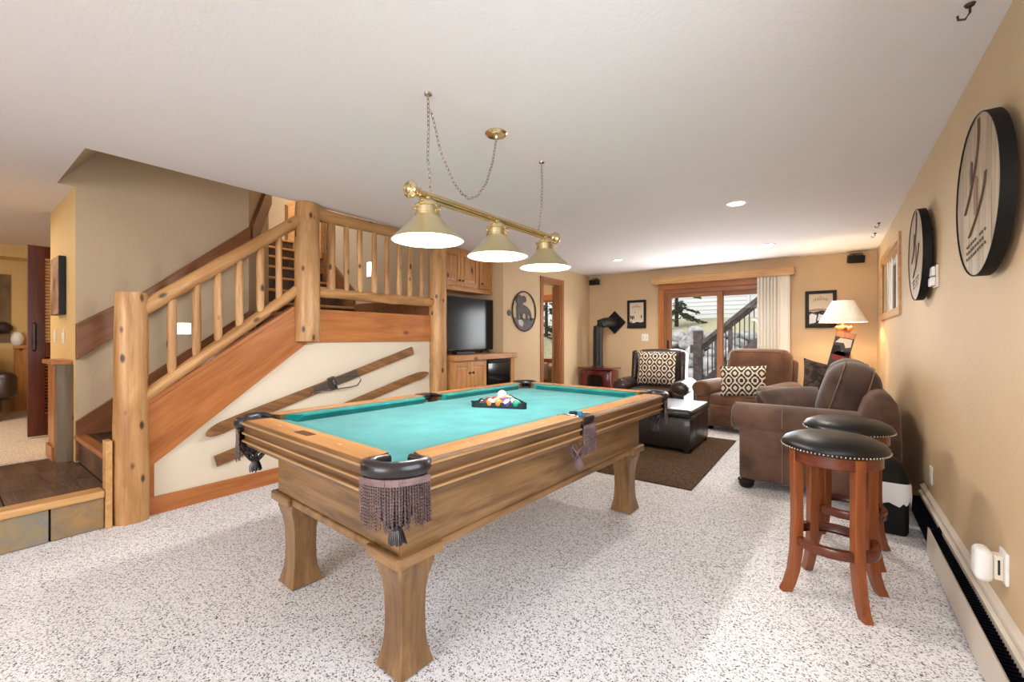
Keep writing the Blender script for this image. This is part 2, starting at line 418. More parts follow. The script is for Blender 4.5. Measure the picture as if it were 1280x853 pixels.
BASE = {}
def thing(name, label, cat, loc=(0, 0, 0), rz=0, group=None):
    o = bpy.data.objects.new(name, None); COL.objects.link(o)
    o.location = loc; o.rotation_euler = (0, 0, rz); o.empty_display_size = .1
    o['label'] = label; o['category'] = cat
    if group: o['group'] = group
    BASE[o.name] = Matrix.Translation(loc) @ Matrix.Rotation(rz, 4, 'Z')
    return o
def tag(o, label, cat, group=None):
    o['label'] = label; o['category'] = cat
    if group: o['group'] = group
    return o
def struct(o, label=None):
    o['kind'] = 'structure'
    if label: o['label'] = label
    return o
def place(o, loc, rot=(0, 0, 0)):
    o.location = loc; o.rotation_euler = rot; return o
def at_world(name, o, loc, rot=(0, 0, 0)): return place(o, loc, rot)
def copy_tree(root):
    c = root.copy(); COL.objects.link(c); BASE[c.name] = BASE.get(root.name, Matrix())
    for ch in list(root.children):
        d = ch.copy(); COL.objects.link(d); d.parent = c
        for g in list(ch.children):
            e = g.copy(); COL.objects.link(e); e.parent = d
    return c
def repeat(src, parent, loc):                       # another child sharing src's mesh
    c = src.copy(); COL.objects.link(c); c.parent = parent; c.location = loc; return c
def rect_holes(mb, axis, lo, hi, a0, a1, z0, z1, holes):
    """wall slab with rectangular openings; axis = normal, a = the horizontal coordinate"""
    xs = sorted({a0, a1, *[h[0] for h in holes], *[h[1] for h in holes]}); zs = sorted({z0, z1, *[h[2] for h in holes], *[h[3] for h in holes]})
    for i in range(len(xs)-1):
        for j in range(len(zs)-1):
            cx = (xs[i]+xs[i+1])/2; cz = (zs[j]+zs[j+1])/2
            if any(h[0] < cx < h[1] and h[2] < cz < h[3] for h in holes): continue
            if axis == 'x': mb.box((lo, xs[i], zs[j]), (hi, xs[i+1], zs[j+1]))
            elif axis == 'y': mb.box((xs[i], lo, zs[j]), (xs[i+1], hi, zs[j+1]))
            else: mb.box((xs[i], zs[j], lo), (xs[i+1], zs[j+1], hi))
    bmesh.ops.remove_doubles(mb.bm, verts=mb.bm.verts, dist=1e-5)
    return mb
def bez(a, c, b, n):
    a, b, c = Vector(a), Vector(b), Vector(c)
    return [a*(1-t)**2+c*2*t*(1-t)+b*t*t for t in [i/n for i in range(n+1)]]

XR, XL, YB, HC, YF = .53, -3.82, 7.75, 2.46, -4.6

# ================================================================ SETTING
struct(MB().box((XL-.02, YF, -.1), (XR+.1, YB+.1, 0)).build('floor', 'carpet'))
struct(MB().box((-6.4, 3.78, -.1), (XL-.02, YB+.1, 0)).build('floor_bathroom', 'tile'))
mb = MB(); rect_holes(mb, 'z', HC, HC+.15, -9.1, XR+.1, YF, YB+.1, [(-4.87, XL, .58, 3.6), (-8.3, -4.87, 1.95, 3.6)])
struct(mb.build('ceiling', 'ceiling'))
mb = MB(); rect_holes(mb, 'x', XR, XR+.14, YF, YB+.14, 0, HC, [(5.36, 6.98, 1.53, 2.16), (.0, 1.6, .88, 2.12)])
struct(mb.build('wall_right', 'tan'))
mb = MB(); rect_holes(mb, 'y', YB, YB+.14, -6.5, XR, 0, HC, [(-2.37, -.55, .0, 2.10), (-5.35, -4.66, .80, 2.02)])
struct(mb.build('wall_back', 'tan'))
mb = MB(); rect_holes(mb, 'x', XL-.12, XL, 3.76, YB, 0, HC, [(3.76, 4.95, 0, HC), (6.02, 6.62, 0, 2.18)])
struct(mb.build('wall_left', 'tan'))
struct(MB().box((-9.1, YF-.1, 0), (XR+.1, YF, HC)).build('wall_front', 'tan'))
# niche for the television
mb = MB().box((-4.55, 3.66, 0), (-4.45, 5.05, HC)).box((-4.45, 4.95, 0), (XL-.12, 5.05, HC))
struct(mb.build('wall_niche', 'tan'))
# bathroom shell
mb = MB().box((-6.5, 5.05, 0), (-6.4, YB, HC)).box((-6.4, 5.05, 0), (-4.55, 5.15, HC))
struct(mb.build('wall_bathroom', 'yellow'))
# wall under the stair and landing (carries the skis)
mb = MB().prism([(.80, 0), (.80, .30), (.89, .33), (2.036, 1.215), (3.70, 1.215), (3.70, 0)], 'x', XL-.14, XL-.02)
struct(mb.build('wall_stair', 'cream'))
struct(MB().box((XL-.02, .87, 0), (XL, 3.52, .125)).build('baseboard_left', 'fir_y', bevel=.003))
struct(MB().box((XL-.02, .89, .125), (XL-.002, .93, .36)).build('trim_1', 'fir_z', bevel=.002))
struct(MB().box((XL, 3.78, 0), (XL+.015, 3.80, .1)).build('baseboard_corner', 'redfir'))
# stairwell walls going up to the floor above
mb = MB().box((-4.95, .802, .25), (-4.85, 1.956, 4.6)).box((-4.853, .682, .25), (-4.85, .802, HC)).box((-4.95, .58, HC+.001), (-4.85, .802, 4.6))
struct(mb.build('wall_stairwell', 'dimtan'))
d = Vector((-.785, .62)); nrm = Vector((-.62, -.785))
a = Vector((-4.85, 1.956)); b = a+d*.72
mb = MB().prism([tuple(a), tuple(b), tuple(b+nrm*.1), tuple(a+nrm*.1)], 'z', 1.3, 4.6)
struct(mb.build('wall_winder', 'dimtan'))
struct(MB().box((-8.2, 3.58, 1.2), (XL-.06, 3.66, 4.6)).build('wall_landing', 'dimtan'))
struct(MB().box((-8.3, 1.9, 1.2), (-8.2, 3.66, 4.6)).build('wall_upstairs', 'yellow'))
mb = MB().prism([(.58, HC), (.58, HC+.12), (1.20, 3.42), (1.20, 3.3)], 'x', -4.95, XL+.1)
struct(mb.build('ceiling_sloped', 'dimtan'))
struct(MB().box((-8.3, 1.15, 4.5), (XL+.1, 3.7, 4.6)).build('ceiling_upstairs', 'ceiling'))
struct(MB().box((XL, .5, HC+.15), (XL+.1, 3.7, 4.6)).build('wall_upstairs_near', 'dimtan'))
struct(MB().box((-7.2, 3.50, 2.45), (-6.2, 3.58, 4.4)).build('door_3', 'oaktrim', bevel=.004))

# ---- raised slate landing at the left
fl = struct(MB().box((-5.25, YF, 0), (XL-.02, .72, .235)).build('floor_tiled', 'grout'))
rnd = random.Random(3)
tb = MB().cb((0, 0, 0), (.437, .437, .014)).build('tile', 'tile', fl, bevel=.003)
tb.location = (-4.05, .475, .243)
tb2 = None
for i in range(3):
    for j in range(6):
        if i == 0 and j == 0: continue
        cx = -4.05-.443*i; cy = .475-.443*j
        o = repeat(tb, fl, (cx, cy, .243+rnd.uniform(-.001, .001)))
        if (i+j) % 2: o.rotation_euler = (0, 0, R(180))
no = MB().box((XL-.10, YF, .205), (XL+.03, .671, .253)).build('nosing', 'oaktrim_y', fl, bevel=.012, seg=3)
for k, y1 in enumerate((.668, .42, -.02, -.46, -.90, -1.34, -1.78)):
    y0 = (.43, -.01, -.45, -.89, -1.33, -1.77, -2.19)[k]
    MB().box((XL-.02, y0, .004), (XL+.006+.002*(k % 2), y1, .204)).build('slate_tile', 'slate2' if k % 2 == 0 else 'slate', fl, bevel=.004)
MB().box((XL-.06, .672, 0), (XL+.032, .705, .57)).build('end_post', 'oaktrim', fl, bevel=.003)

# ---- room at the left
struct(MB().box((-9.1, YF, 0), (-5.25, 2.2, .245)).build('floor_left_room', 'carpet_l'))
struct(MB().box((-9.1, YF, .245), (-8.95, 2.2, HC)).build('wall_left_room', 'yellow'))
struct(MB().box((-9.1, 1.86, .245), (-4.96, 1.93, HC-.001)).build('wall_left_room_end', 'yellow'))
struct(MB().box((-6.06, .68, .245), (-4.852, .80, HC-.001)).build('wall_left_return', 'yellow'))
struct(MB().box((-8.95, YF, 2.30), (-8.55, 2.1, HC)).build('trim_3', 'yellow'))
pl = struct(MB().box((-8.95, .66, .245), (-8.90, 2.1, 1.10)).build('trim_4', 'pine_z'))
MB().box((-8.95, .65, 1.10), (-8.86, 2.1, 1.14)).build('cap_rail', 'pine_y', pl, bevel=.004)
kw = thing('knee_wall', 'low fir clad knee wall with a cap at the end of the yellow wall', 'knee wall', (-5.1, .66, .245))
MB().box((-5.34, .585, .245), (-5.05, .679, 1.03)).build('panel', 'firk_z', kw, bevel=.003, world=True)
MB().box((-5.40, .555, 1.03), (-4.93, .679, 1.065)).build('cap', 'fir_x', kw, bevel=.006, world=True)
MB().box((-5.34, .570, .246), (-5.05, .585, .36)).build('base_board', 'fir_x', kw, bevel=.003, world=True)
kl = MB().log((-4.99, .655, .247), (-4.99, .655, 1.03), .072, seed=5).build('half_log_post', 'logdark', kw, smooth=True, world=True)
kl['label'] = 'grey weathered half log at the end'

# ---- stair
st = thing('staircase', 'log railed staircase with fir stringer climbing to the landing', 'staircase', (-4.3, 1.4, 0))
def sp(name, mbx, m, **k): return mbx.build(name, m, st, world=True, **k)
ris = [(.70+.28*i, .47+.208*i) for i in range(6)]
for i, (y, z) in enumerate(ris):
    y1 = y+.28 if i < 5 else 2.36
    z0 = z-.208 if i else .25
    sp('riser', MB().box((-4.845, y, z0), (XL-.05, y+.02, z-.03)), 'tile2' if i else 'tile')
    sp('tread', MB().box((-4.845, y, z-.035), (XL-.05, y1+.02, z-.005)), 'slate2' if i > 7 else 'tile2')
    sp('tread_nosing', MB().box((-4.845, y-.03, z-.035), (XL-.05, y+.045, z)), 'fir_x', bevel=.01)
sp('landing', MB().box((-5.45, 2.12, 1.30), (XL-.06, 3.58, 1.49)), 'tile2')
for i in range(7):
    x = -5.42-.27*i; z = 1.49+.19*(i+1)
    sp('riser', MB().box((x-.02, 2.3, z-.19), (x, 3.56, z-.03)), 'tile2')
    sp('tread', MB().box((x-.29, 2.3, z-.03), (x, 3.56, z-.004)), 'tile2')
    sp('tread_nosing', MB().box((x-.04, 2.3, z-.034), (x+.025, 3.56, z)), 'oaktrim', bevel=.008)
sp('stringer', MB().prism([(.88, .325), (.88, .764), (1.927, 1.507), (2.05, 1.507), (2.05, 1.215), (2.036, 1.206)], 'x', XL-.05, XL+.01), 'fir_d', bevel=.004)
sp('stringer_cap', MB().prism([(.88, .764), (.88, .80), (1.90, 1.524), (1.94, 1.512)], 'x', XL-.07, XL+.004), 'fir_d', bevel=.003)
sp('landing_board', MB().box((XL-.05, 2.05, 1.205), (XL+.012, 3.54, 1.51)), 'firk_y', bevel=.004)
sp('stair_skirt', MB().prism([(.68, .26), (.68, .58), (2.0, 1.56), (2.0, 1.26)], 'x', -4.846, -4.82), 'brown_d', bevel=.003)
sp('wall_handrail_board', MB().prism([(.68, 1.07), (.68, 1.36), (1.10, 1.65), (1.955, 2.40), (1.955, 2.12)], 'x', -4.85, -4.80), 'brown_d', bevel=.004)
# board carrying on up the winder wall
a3 = lambda t, z, o: (a.x+d.x*t-nrm.x*o, a.y+d.y*t-nrm.y*o, z)
mbx = MB(); P8 = [a3(0, 2.12, 0), a3(.7, 2.85, 0), a3(.7, 3.16, 0), a3(0, 2.40, 0), a3(0, 2.12, .04), a3(.7, 2.85, .04), a3(.7, 3.16, .04), a3(0, 2.40, .04)]
for f in ((0, 1, 2, 3), (7, 6, 5, 4), (0, 4, 5, 1), (1, 5, 6, 2), (2, 6, 7, 3), (3, 7, 4, 0)): mbx.face([P8[i] for i in f])
sp('winder_handrail_board', mbx, 'stairbrown')
sp('upper_skirt', MB().prism([(-5.42, 1.49), (-5.42, 1.92), (-7.4, 3.50), (-7.4, 2.9)], 'y', 3.54, 3.579), 'stairbrown', bevel=.003)
sp('landing_skirt', MB().box((-5.42, 3.55, 1.49), (XL-.06, 3.579, 1.72)), 'stairbrown', bevel=.003)
# newel logs
sp('newel_post', MB().log((-3.83, .808, 0), (-3.83, .808, 1.555), .095, 20, 12, .05, .05, 1), 'log', smooth=True)
sp('newel_post', MB().log((-3.80, 2.02, 1.215), (-3.80, 2.02, 2.455), .106, 20, 10, .03, .02, 2), 'log', smooth=True)
sp('newel_post', MB().log((-3.80, 3.63, 0), (-3.80, 3.63, 2.455), .110, 20, 14, .03, .03, 4), 'log', smooth=True)
# rails
sp('handrail', MB().log((-3.82, .84, 1.43), (-3.82, 2.0, 2.335), .050, 14, 12, .10, -.05, 6), 'lograil_d', smooth=True)
sp('lower_rail', MB().log((-3.82, .86, .83), (-3.82, 2.0, 1.72), .042, 14, 12, .10, 0, 7), 'lograil_d', smooth=True)
sp('handrail', MB().log((-3.80, 2.06, 2.385), (-3.80, 3.60, 2.385), .062, 14, 12, .08, .1, 8), 'lograil', smooth=True)
sp('lower_rail', MB().log((-3.80, 2.06, 1.67), (-3.80, 3.62, 1.665), .05, 14, 12, .14, 0, 9), 'lograil', smooth=True)
for k, y in enumerate((1.03, 1.18, 1.32, 1.47, 1.63, 1.78)):
    z0 = .83+(y-.86)*.78; z1 = 1.43+(y-.84)*.78
    sp('baluster', MB().log((-3.82, y, z0+.01), (-3.82, y, z1-.02), .0285, 12, 8, .14, .05, 20+k, .75), 'log', smooth=True)
for k, y in enumerate((2.25, 2.41, 2.56, 2.73, 2.89, 3.05, 3.20, 3.37)):
    sp('baluster', MB().log((-3.80, y, 1.68), (-3.80, y, 2.36), .044 if k == 0 else .030, 12, 8, .14, .12, 40+k, .8), 'log', smooth=True)
sl = MB().box((-4.85, 1.335, 1.275), (-4.838, 1.455, 1.39)).build('step_light', 'white'); tag(sl, 'lit square step light low on the stairwell wall', 'step light')
MB().box((-4.838, 1.345, 1.285), (-4.834, 1.445, 1.38)).build('lens', 'steplight', sl)
sl = MB().box((-5.13, 3.566, 2.08), (-5.02, 3.58, 2.29)).build('step_light', 'white'); tag(sl, 'lit narrow step light on the landing wall behind the balusters', 'step light')
MB().box((-5.12, 3.562, 2.09), (-5.03, 3.566, 2.28)).build('lens', 'steplight', sl)

# ================================================================ POOL TABLE
TX, TY, TA = -1.69, 2.06, R(-3.3)
pt = thing('pool_table', 'wooden pool table with teal felt and fringed leather pockets', 'pool table', (TX, TY, 0), TA)
W, Lh, TZ, G = .69, 1.20, .845, .15
PROF = [(-.125, TZ), (-.012, TZ), (0, TZ-.007), (0, TZ-.018), (-.007, TZ-.022), (-.012, TZ-.050), (-.004, TZ-.055), (-.004, TZ-.066), (-.013, TZ-.070),
        (-.016, TZ-.088), (-.007, TZ-.093), (-.007, TZ-.104), (-.018, TZ-.109), (-.024, TZ-.128), (-.125, TZ-.128)]
CUSH = [(-.125, TZ-.002), (-.172, TZ-.006), (-.178, TZ-.014), (-.158, TZ-.046), (-.125, TZ-.046)]
def rail_seg(prof, side, s0, s1, cut0=0, cut1=0):
    """prof = (outward offset, z). side: '+x','-x','+y','-y'; s0,s1 = span; cut = 45 degree mitre at the inner edge"""
    mb = MB(); A = []; B = []
    for n, z in prof:
        k = -n
        for lst, s, cut in ((A, s0, cut0), (B, s1, -cut1)):
            t = s+cut*k
            if side == '+x': p = (W+n, t, z)
            elif side == '-x': p = (-W-n, t, z)
            elif side == '+y': p = (t, Lh+n, z)
            else: p = (t, -Lh-n, z)
            lst.append(mb.bm.verts.new(p))
    n = len(prof); mb.bm.faces.new(A); mb.bm.faces.new(B[::-1])
    for k in range(n): mb.bm.faces.new([A[k], B[k], B[(k+1) % n], A[(k+1) % n]])
    return mb
BEADS = [[(-.014, TZ-d0), (-.002, TZ-d0-.002), (-.0015, TZ-d0-.005), (-.002, TZ-d0-.009), (-.014, TZ-d0-.011)] for d0 in (.055, .0925)]+[[(-.012, TZ-.0065), (.0015, TZ-.0085), (.0015, TZ-.0165), (-.012, TZ-.0185)]]
TOPP = [(-.125, TZ+.0008), (-.018, TZ+.0008), (-.018, TZ-.002), (-.125, TZ-.002)]
for side in ('+x', '-x'):
    for s0, s1 in ((-Lh+G, -.062), (.062, Lh-G)):
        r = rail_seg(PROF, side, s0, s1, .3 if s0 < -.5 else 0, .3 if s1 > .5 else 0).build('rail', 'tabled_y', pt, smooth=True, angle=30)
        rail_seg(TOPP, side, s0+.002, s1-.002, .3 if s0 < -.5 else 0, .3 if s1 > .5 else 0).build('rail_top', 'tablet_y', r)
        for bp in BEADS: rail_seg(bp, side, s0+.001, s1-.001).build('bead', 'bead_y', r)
        c0 = 1.4 if s0 < -.5 else .25; c1 = 1.4 if s1 > .5 else .25
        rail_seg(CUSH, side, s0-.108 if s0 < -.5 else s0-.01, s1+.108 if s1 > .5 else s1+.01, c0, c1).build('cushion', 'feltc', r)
        for k in (1, 2, 3):
            y = s0+(s1-s0)*k/4; x = (W-.07)*(1 if side == '+x' else -1)
            MB().cyl((x, y, TZ), (x, y, TZ+.0018), .006, n=10).build('sight', 'bone', r)
for side in ('+y', '-y'):
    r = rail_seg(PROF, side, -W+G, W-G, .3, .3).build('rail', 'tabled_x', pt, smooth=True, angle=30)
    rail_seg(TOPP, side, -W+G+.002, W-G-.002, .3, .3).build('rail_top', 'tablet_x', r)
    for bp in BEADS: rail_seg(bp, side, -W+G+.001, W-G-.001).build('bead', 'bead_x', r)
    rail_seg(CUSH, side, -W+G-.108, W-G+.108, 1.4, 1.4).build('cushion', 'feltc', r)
    for k in (1, 3):
        x = -W+G+(2*W-2*G)*k/4; y = (Lh-.07)*(1 if side == '+y' else -1)
        MB().cyl((x, y, TZ), (x, y, TZ+.0018), .006, n=10).build('sight', 'bone', r)
    if side == '-y':
        MB().box((-.085, -Lh+.052, TZ), (.035, -Lh+.092, TZ+.002)).build('nameplate', 'plate', r)
# bed: slate and cloth slab, corners scooped for the pockets
poly = []
bx, by, q = W-.127, Lh-.127, .062
for sx, sy in ((1, -1), (1, 1), (-1, 1), (-1, -1)):
    p0 = Vector((sx*(bx-q), sy*by)); p1 = Vector((sx*bx, sy*(by-q))); c = Vector((sx*(bx-q*.72), sy*(by-q*.72)))
    arc = [tuple(v) for v in bez(p0.to_3d(), c.to_3d(), p1.to_3d(), 6)]
    if sx*sy > 0: arc = arc[::-1]
    poly += [(p[0], p[1]) for p in arc]
    if sx > 0 and sy < 0: poly += [(bx, -.05), (bx-.02, -.03), (bx-.02, .03), (bx, .05)]
    if sx < 0 and sy > 0: poly += [(-bx, .05), (-bx+.02, .03), (-bx+.02, -.03), (-bx, -.05)]
MB().prism(poly, 'z', .755, .80).build('bed', 'felt', pt)
# cabinet
bw, bl = .515, 1.035
MB().box((-bw, -bl, .455), (bw, bl, .718)).build('cabinet_body', 'table_y', pt, bevel=.004)
MB().box((-bw-.012, -bl-.012, .432), (bw+.012, bl+.012, .466)).build('base_moulding', 'table_y', pt, bevel=.006)
MB().box((-bw+.002, -bl-.006, .47), (bw-.002, -bl, .70)).build('end_panel', 'table_x', pt, bevel=.003)
MB().box((-bw+.002, bl, .47), (bw-.002, bl+.006, .70)).build('end_panel', 'table_x', pt, bevel=.003)
for sx in (-1, 1):
    for sy in (-1, 1):
        cx, cy = sx*(bw-.075), sy*(bl-.075)
        mb = MB(); rings = []
        for z, h in ((.432, .080), (.395, .080), (.372, .074), (.335, .064), (.28, .057), (.20, .055), (.13, .056), (.08, .061), (.04, .070), (.006, .078)):
            rings.append([mb.bm.verts.new((cx+a_*h, cy+b_*h, z)) for a_, b_ in ((-1, -1), (1, -1), (1, 1), (-1, 1))])
        mb.loft(rings)
        lg = mb.build('leg', 'table_z', pt, bevel=.004)
        MB().box((cx-.06, cy-.06, 0), (cx+.06, cy+.06, .008)).build('glide', 'black', lg)
        tx = sx*(bw+.012)
        mb = MB().box((min(tx, tx+sx*.02), cy-.10, .428), (max(tx, tx+sx*.02), cy+.10, .470))
        mb.build('corner_moulding', 'table_y', pt, bevel=.006)
        ty = sy*(bl+.012)
        MB().box((cx-.10, min(ty, ty+sy*.02), .428), (cx+.10, max(ty, ty+sy*.02), .470)).build('corner_moulding', 'table_x', pt, bevel=.006)

def rope(mb, pts, r, turns, n=6):
    pts = [Vector(p) for p in pts]; rings = []
    for i, p in enumerate(pts):
        t = pts[min(i+1, len(pts)-1)]-pts[max(i-1, 0)]
        rings.append(mb.ring(p, t, r, n, (0, 1, 0) if abs(t.normalized().y) < .9 else (1, 0, 0), (1.15, .62), turns*2*math.pi*i/(len(pts)-1)))
    mb.loft(rings)
def fringe_on(curve, parent, z0, length, rs, step=.0085):
    """band and twisted cords hanging along a curve of (x, y)"""
    L_ = [Vector(p) for p in curve]
    tot = sum((L_[i+1]-L_[i]).length for i in range(len(L_)-1)); n = int(tot/step); mb = MB()
    def at(f):
        d_ = f*tot
        for i in range(len(L_)-1):
            l = (L_[i+1]-L_[i]).length
            if d_ <= l or i == len(L_)-2: return L_[i].lerp(L_[i+1], min(1, d_/l))
            d_ -= l
    for k in range(n+1):
        p = at(k/n); ln = length*rs.uniform(.86, 1.05); sx_, sy_ = rs.uniform(-.006, .006), rs.uniform(-.006, .006)
        rope(mb, [(p.x+sx_*(j/14)**2, p.y+sy_*(j/14)**2, z0-ln*j/14) for j in range(15)], .0054, ln/.024)
    f = mb.build('fringe', 'fringe', parent, smooth=True); f['kind'] = 'stuff'
    b_ = MB()
    for i in range(len(L_)-1):
        p, q_ = L_[i], L_[i+1]; o_ = Vector((p.y-q_.y, q_.x-p.x)).normalized()*.004
        for z_ in (z0+.004, z0-.005): pass
        b_.face([(p.x+o_.x, p.y+o_.y, z0-.012), (q_.x+o_.x, q_.y+o_.y, z0-.012), (q_.x+o_.x, q_.y+o_.y, z0+.010), (p.x+o_.x, p.y+o_.y, z0+.010)])
        b_.face([(p.x-o_.x, p.y-o_.y, z0+.010), (q_.x-o_.x, q_.y-o_.y, z0+.010), (q_.x-o_.x, q_.y-o_.y, z0-.012), (p.x-o_.x, p.y-o_.y, z0-.012)])
    b_.build('fringe_band', 'fringe', f)
def net(c, ax, rad, z0, z1, parent, rs, dark='pocket'):
    mb = MB(); n = 8
    for k in range(n):
        for s_ in (1, -1):
            pts = []
            for j in range(7):
                f = j/6; a_ = 2*math.pi*(k+s_*f*1.0)/n; rr = rad*(1-f)**.8+.016
                pts.append((c[0]+rr*math.cos(a_), c[1]+rr*math.sin(a_), z0+(z1-z0)*f))
            mb.tube(pts, .0042, 5)
    nt = mb.build('pocket_net', dark, parent, smooth=True)
    mb = MB().cyl((c[0], c[1], z1-.012), (c[0], c[1], z1+.014), .019, n=12)
    for k in range(22):
        a_ = 2*math.pi*k/22; r1 = .027*rs.uniform(.8, 1.2); l_ = .052*rs.uniform(.85, 1.1)
        mb.tube([(c[0]+.015*math.cos(a_), c[1]+.015*math.sin(a_), z1-.005), (c[0]+.024*math.cos(a_), c[1]+.024*math.sin(a_), z1-.03), (c[0]+r1*math.cos(a_), c[1]+r1*math.sin(a_), z1-l_)], .0036, 5)
    mb.build('tassel', dark, nt, smooth=True)
rs = random.Random(11)
for sx in (-1, 1):
    for sy in (-1, 1):
        P1 = Vector((sx*(W-G), sy*Lh, 0)); P2 = Vector((sx*W, sy*(Lh-G), 0)); Cc = Vector((sx*(W-.004), sy*(Lh-.004), 0))
        mid = bez(P1, Cc, P2, 10)
        i1 = Vector((sx*(W-G-.012), sy*(Lh-.11), 0)); i2 = Vector((sx*(W-.11), sy*(Lh-G-.012), 0))
        pts = [i1, i1.lerp(P1, .5)+Vector((-sx*.004, 0, 0)), i1.lerp(P1, .85)]+mid[1:-1]+[i2.lerp(P2, .85), i2.lerp(P2, .5), i2]
        zz = TZ-.020
        rr = [.016, .022, .026]+[.029]*9+[.026, .022, .016]
        pk = MB().tube([(p.x, p.y, zz+(.004 if 2 < i < 12 else .006)) for i, p in enumerate(pts)], rr, 12, (.85, 1.0), (0, 0, 1)).build('corner_pocket', 'pocket', pt, smooth=True, angle=60)
        c = (sx*(W-.082), sy*(Lh-.082))
        MB().lathe([(.074, .79), (.070, .74), (.05, .68), (.02, .655)], (c[0], c[1], 0), 20, False).build('pocket_liner', 'pocket', pk, smooth=True)
        oc = [(p.x+sx*.010*(1 if i > 3 else .3), p.y+sy*.010*(1 if i < 7 else .3)) for i, p in enumerate(mid)]
        fringe_on(oc, pk, TZ-.052, .150, rs)
        net((sx*(W-.085), sy*(Lh-.085)), None, .050, .69, .622, pk, rs)
for sx in (-1, 1):
    x = sx*W
    pk = MB().rbox((x-sx*.028, 0, TZ-.022), (.066, .118, .050), .012, 3).build('side_pocket', 'pocket', pt, smooth=True)
    mb = MB()
    for s_ in (-1, 1): mb.tube([(x-sx*.05, s_*.055, TZ-.006), (x-sx*.11, s_*.058, TZ-.006), (x-sx*.155, s_*.064, TZ-.012)], [.012, .012, .007], 8)
    mb.build('pocket_cheek', 'pocket', pk, smooth=True)
    MB().lathe([(.056, .79), (.05, .74), (.02, .70)], (x-sx*.085, 0, 0), 18, False).build('pocket_liner', 'pocket', pk, smooth=True)
    fringe_on([(x+sx*.006, -.056), (x+sx*.010, 0), (x+sx*.006, .056)], pk, TZ-.052, .140, rs)
    net((x-sx*.055, -.01), None, .05, .69, .615, pk, rs, 'fringe')

# balls and rack on the cloth
RB = .0286; bz = .80
ang = R(22.0)
rkc = Vector((-1.67+(-.138/.367)*.165, 2.085+(.34/.367)*.165, 0))      # centre of the triangle
ux = Vector((math.cos(ang), math.sin(ang), 0)); uy = Vector((-math.sin(ang), math.cos(ang), 0))
rows = []
for i in range(5):                                                     # row 0 = apex (far), row 4 = near edge
    for j in range(i+1): rows.append((( j-i/2)*2*RB*1.005, (2-i)*RB*1.7321*1.005+.0075))
side_h = 5*RB*2/2
tri = [(-.1835, -.106), (.1835, -.106), (0, .212)]
def tri_off(o):                                                        # rounded offset triangle outline
    out = []
    for k in range(3):
        p = Vector(tri[k]); a_ = Vector(tri[k-1]); b_ = Vector(tri[(k+1) % 3])
        d1 = (a_-p).normalized(); d2 = (b_-p).normalized(); cut = .05+o*.5
        bis = (d1+d2).normalized()
        base = p-bis*o*2
        out += [tuple(v.xy) for v in bez((base+d1*cut).to_3d(), base.to_3d(), (base+d2*cut).to_3d(), 5)]
    return out
tr = thing('triangle_rack', 'dark navy plastic triangle rack around the billiard balls', 'ball rack', (rkc.x, rkc.y, bz+.0005), ang)
outer, inner = tri_off(.010), tri_off(.0055)
mb = MB(); n = len(outer)
vs = [[mb.bm.verts.new((p[0], p[1], z)) for p in P_] for P_, z in ((outer, 0), (outer, .036), (inner, .036), (inner, 0))]
for A_, B_ in zip(vs, vs[1:]+vs[:1]):
    for k in range(n): mb.bm.faces.new([A_[k], A_[(k+1) % n], B_[(k+1) % n], B_[k]])
mb.build('frame', 'rack', tr, bevel=.0012)
mb = MB()
for k in range(3):
    p = Vector(tri[k]).normalized()*(Vector(tri[k]).length-.012)
    mb.cyl((p.x*1.02, p.y*1.02, .030), (p.x*1.02, p.y*1.02, .042), .008, n=10)
mb.build('corner_clip', 'rack', tr)
colours = {'yellow': S(240, 190, 30), 'blue': S(30, 60, 150), 'red': S(206, 40, 34), 'purple': S(104, 56, 150), 'orange': S(236, 120, 40), 'green': S(24, 140, 104), 'maroon': S(130, 34, 40), 'black': S(20, 18, 18)}
order = [('yellow', 0), ('blue', 1), ('orange', 1), ('red', 0), ('black', 0), ('green', 1), ('orange', 0), ('yellow', 1), ('maroon', 0), ('red', 0),
         ('black', 0), ('red', 1), ('orange', 0), ('purple', 1), ('green', 0)]
order[2] = ('maroon', 1); order[4] = ('blue', 0); order[8] = ('purple', 0); order[9] = ('red', 1); order[3] = ('red', 0); order[11] = ('orange', 1); order[6] = ('maroon', 0); order[7] = ('yellow', 1)
posn = ['at the far point of the rack', 'in the second row of the rack', 'in the second row of the rack', 'at the end of the middle row of the rack', 'in the middle of the rack', 'at the end of the middle row of the rack',
        'in the fourth row of the rack', 'in the fourth row under the cue ball', 'in the fourth row under the cue ball', 'at the end of the fourth row', 'at the near corner of the rack beside the clip',
        'in the near row of the rack', 'in the centre of the near row', 'in the near row of the rack', 'at the near corner of the rack']
BM_ = {}
ball_src = None
for k, (x, y) in enumerate(rows):
    nm, stp = order[k]; key = nm+('s' if stp else '')
    if key not in BM_: BM_[key] = ball_mat('ball_'+key, colours[nm], stp)
    o = MB().sphere((0, 0, 0), RB, 20, 14).build('billiard_ball', BM_[key], smooth=True, angle=180)
    p = rkc+ux*x+uy*y
    o.location = (p.x, p.y, bz+RB+.0006); o.rotation_euler = [random.uniform(0, 6) for _ in range(3)]
    tag(o, ('white and %s striped billiard ball %s' if stp else '%s billiard ball %s') % (nm, posn[k]), 'ball', 'billiard balls in the rack')
p = rkc+uy*(-RB*1.7321*1.0*.35)+ux*.0
o = MB().sphere((0, 0, 0), RB, 24, 16).build('cue_ball', plain('ivory_cue_ball', S(240, 236, 224), .12, coat=.4), smooth=True, angle=180)
o.location = (p.x, p.y, bz+RB*2.64+.001); tag(o, 'plain white cue ball resting on top of the racked balls', 'ball')
ck = MB().cb((0, 0, .011), (.022, .022, .022)).build('chalk_cube', 'chalk', bevel=.002)
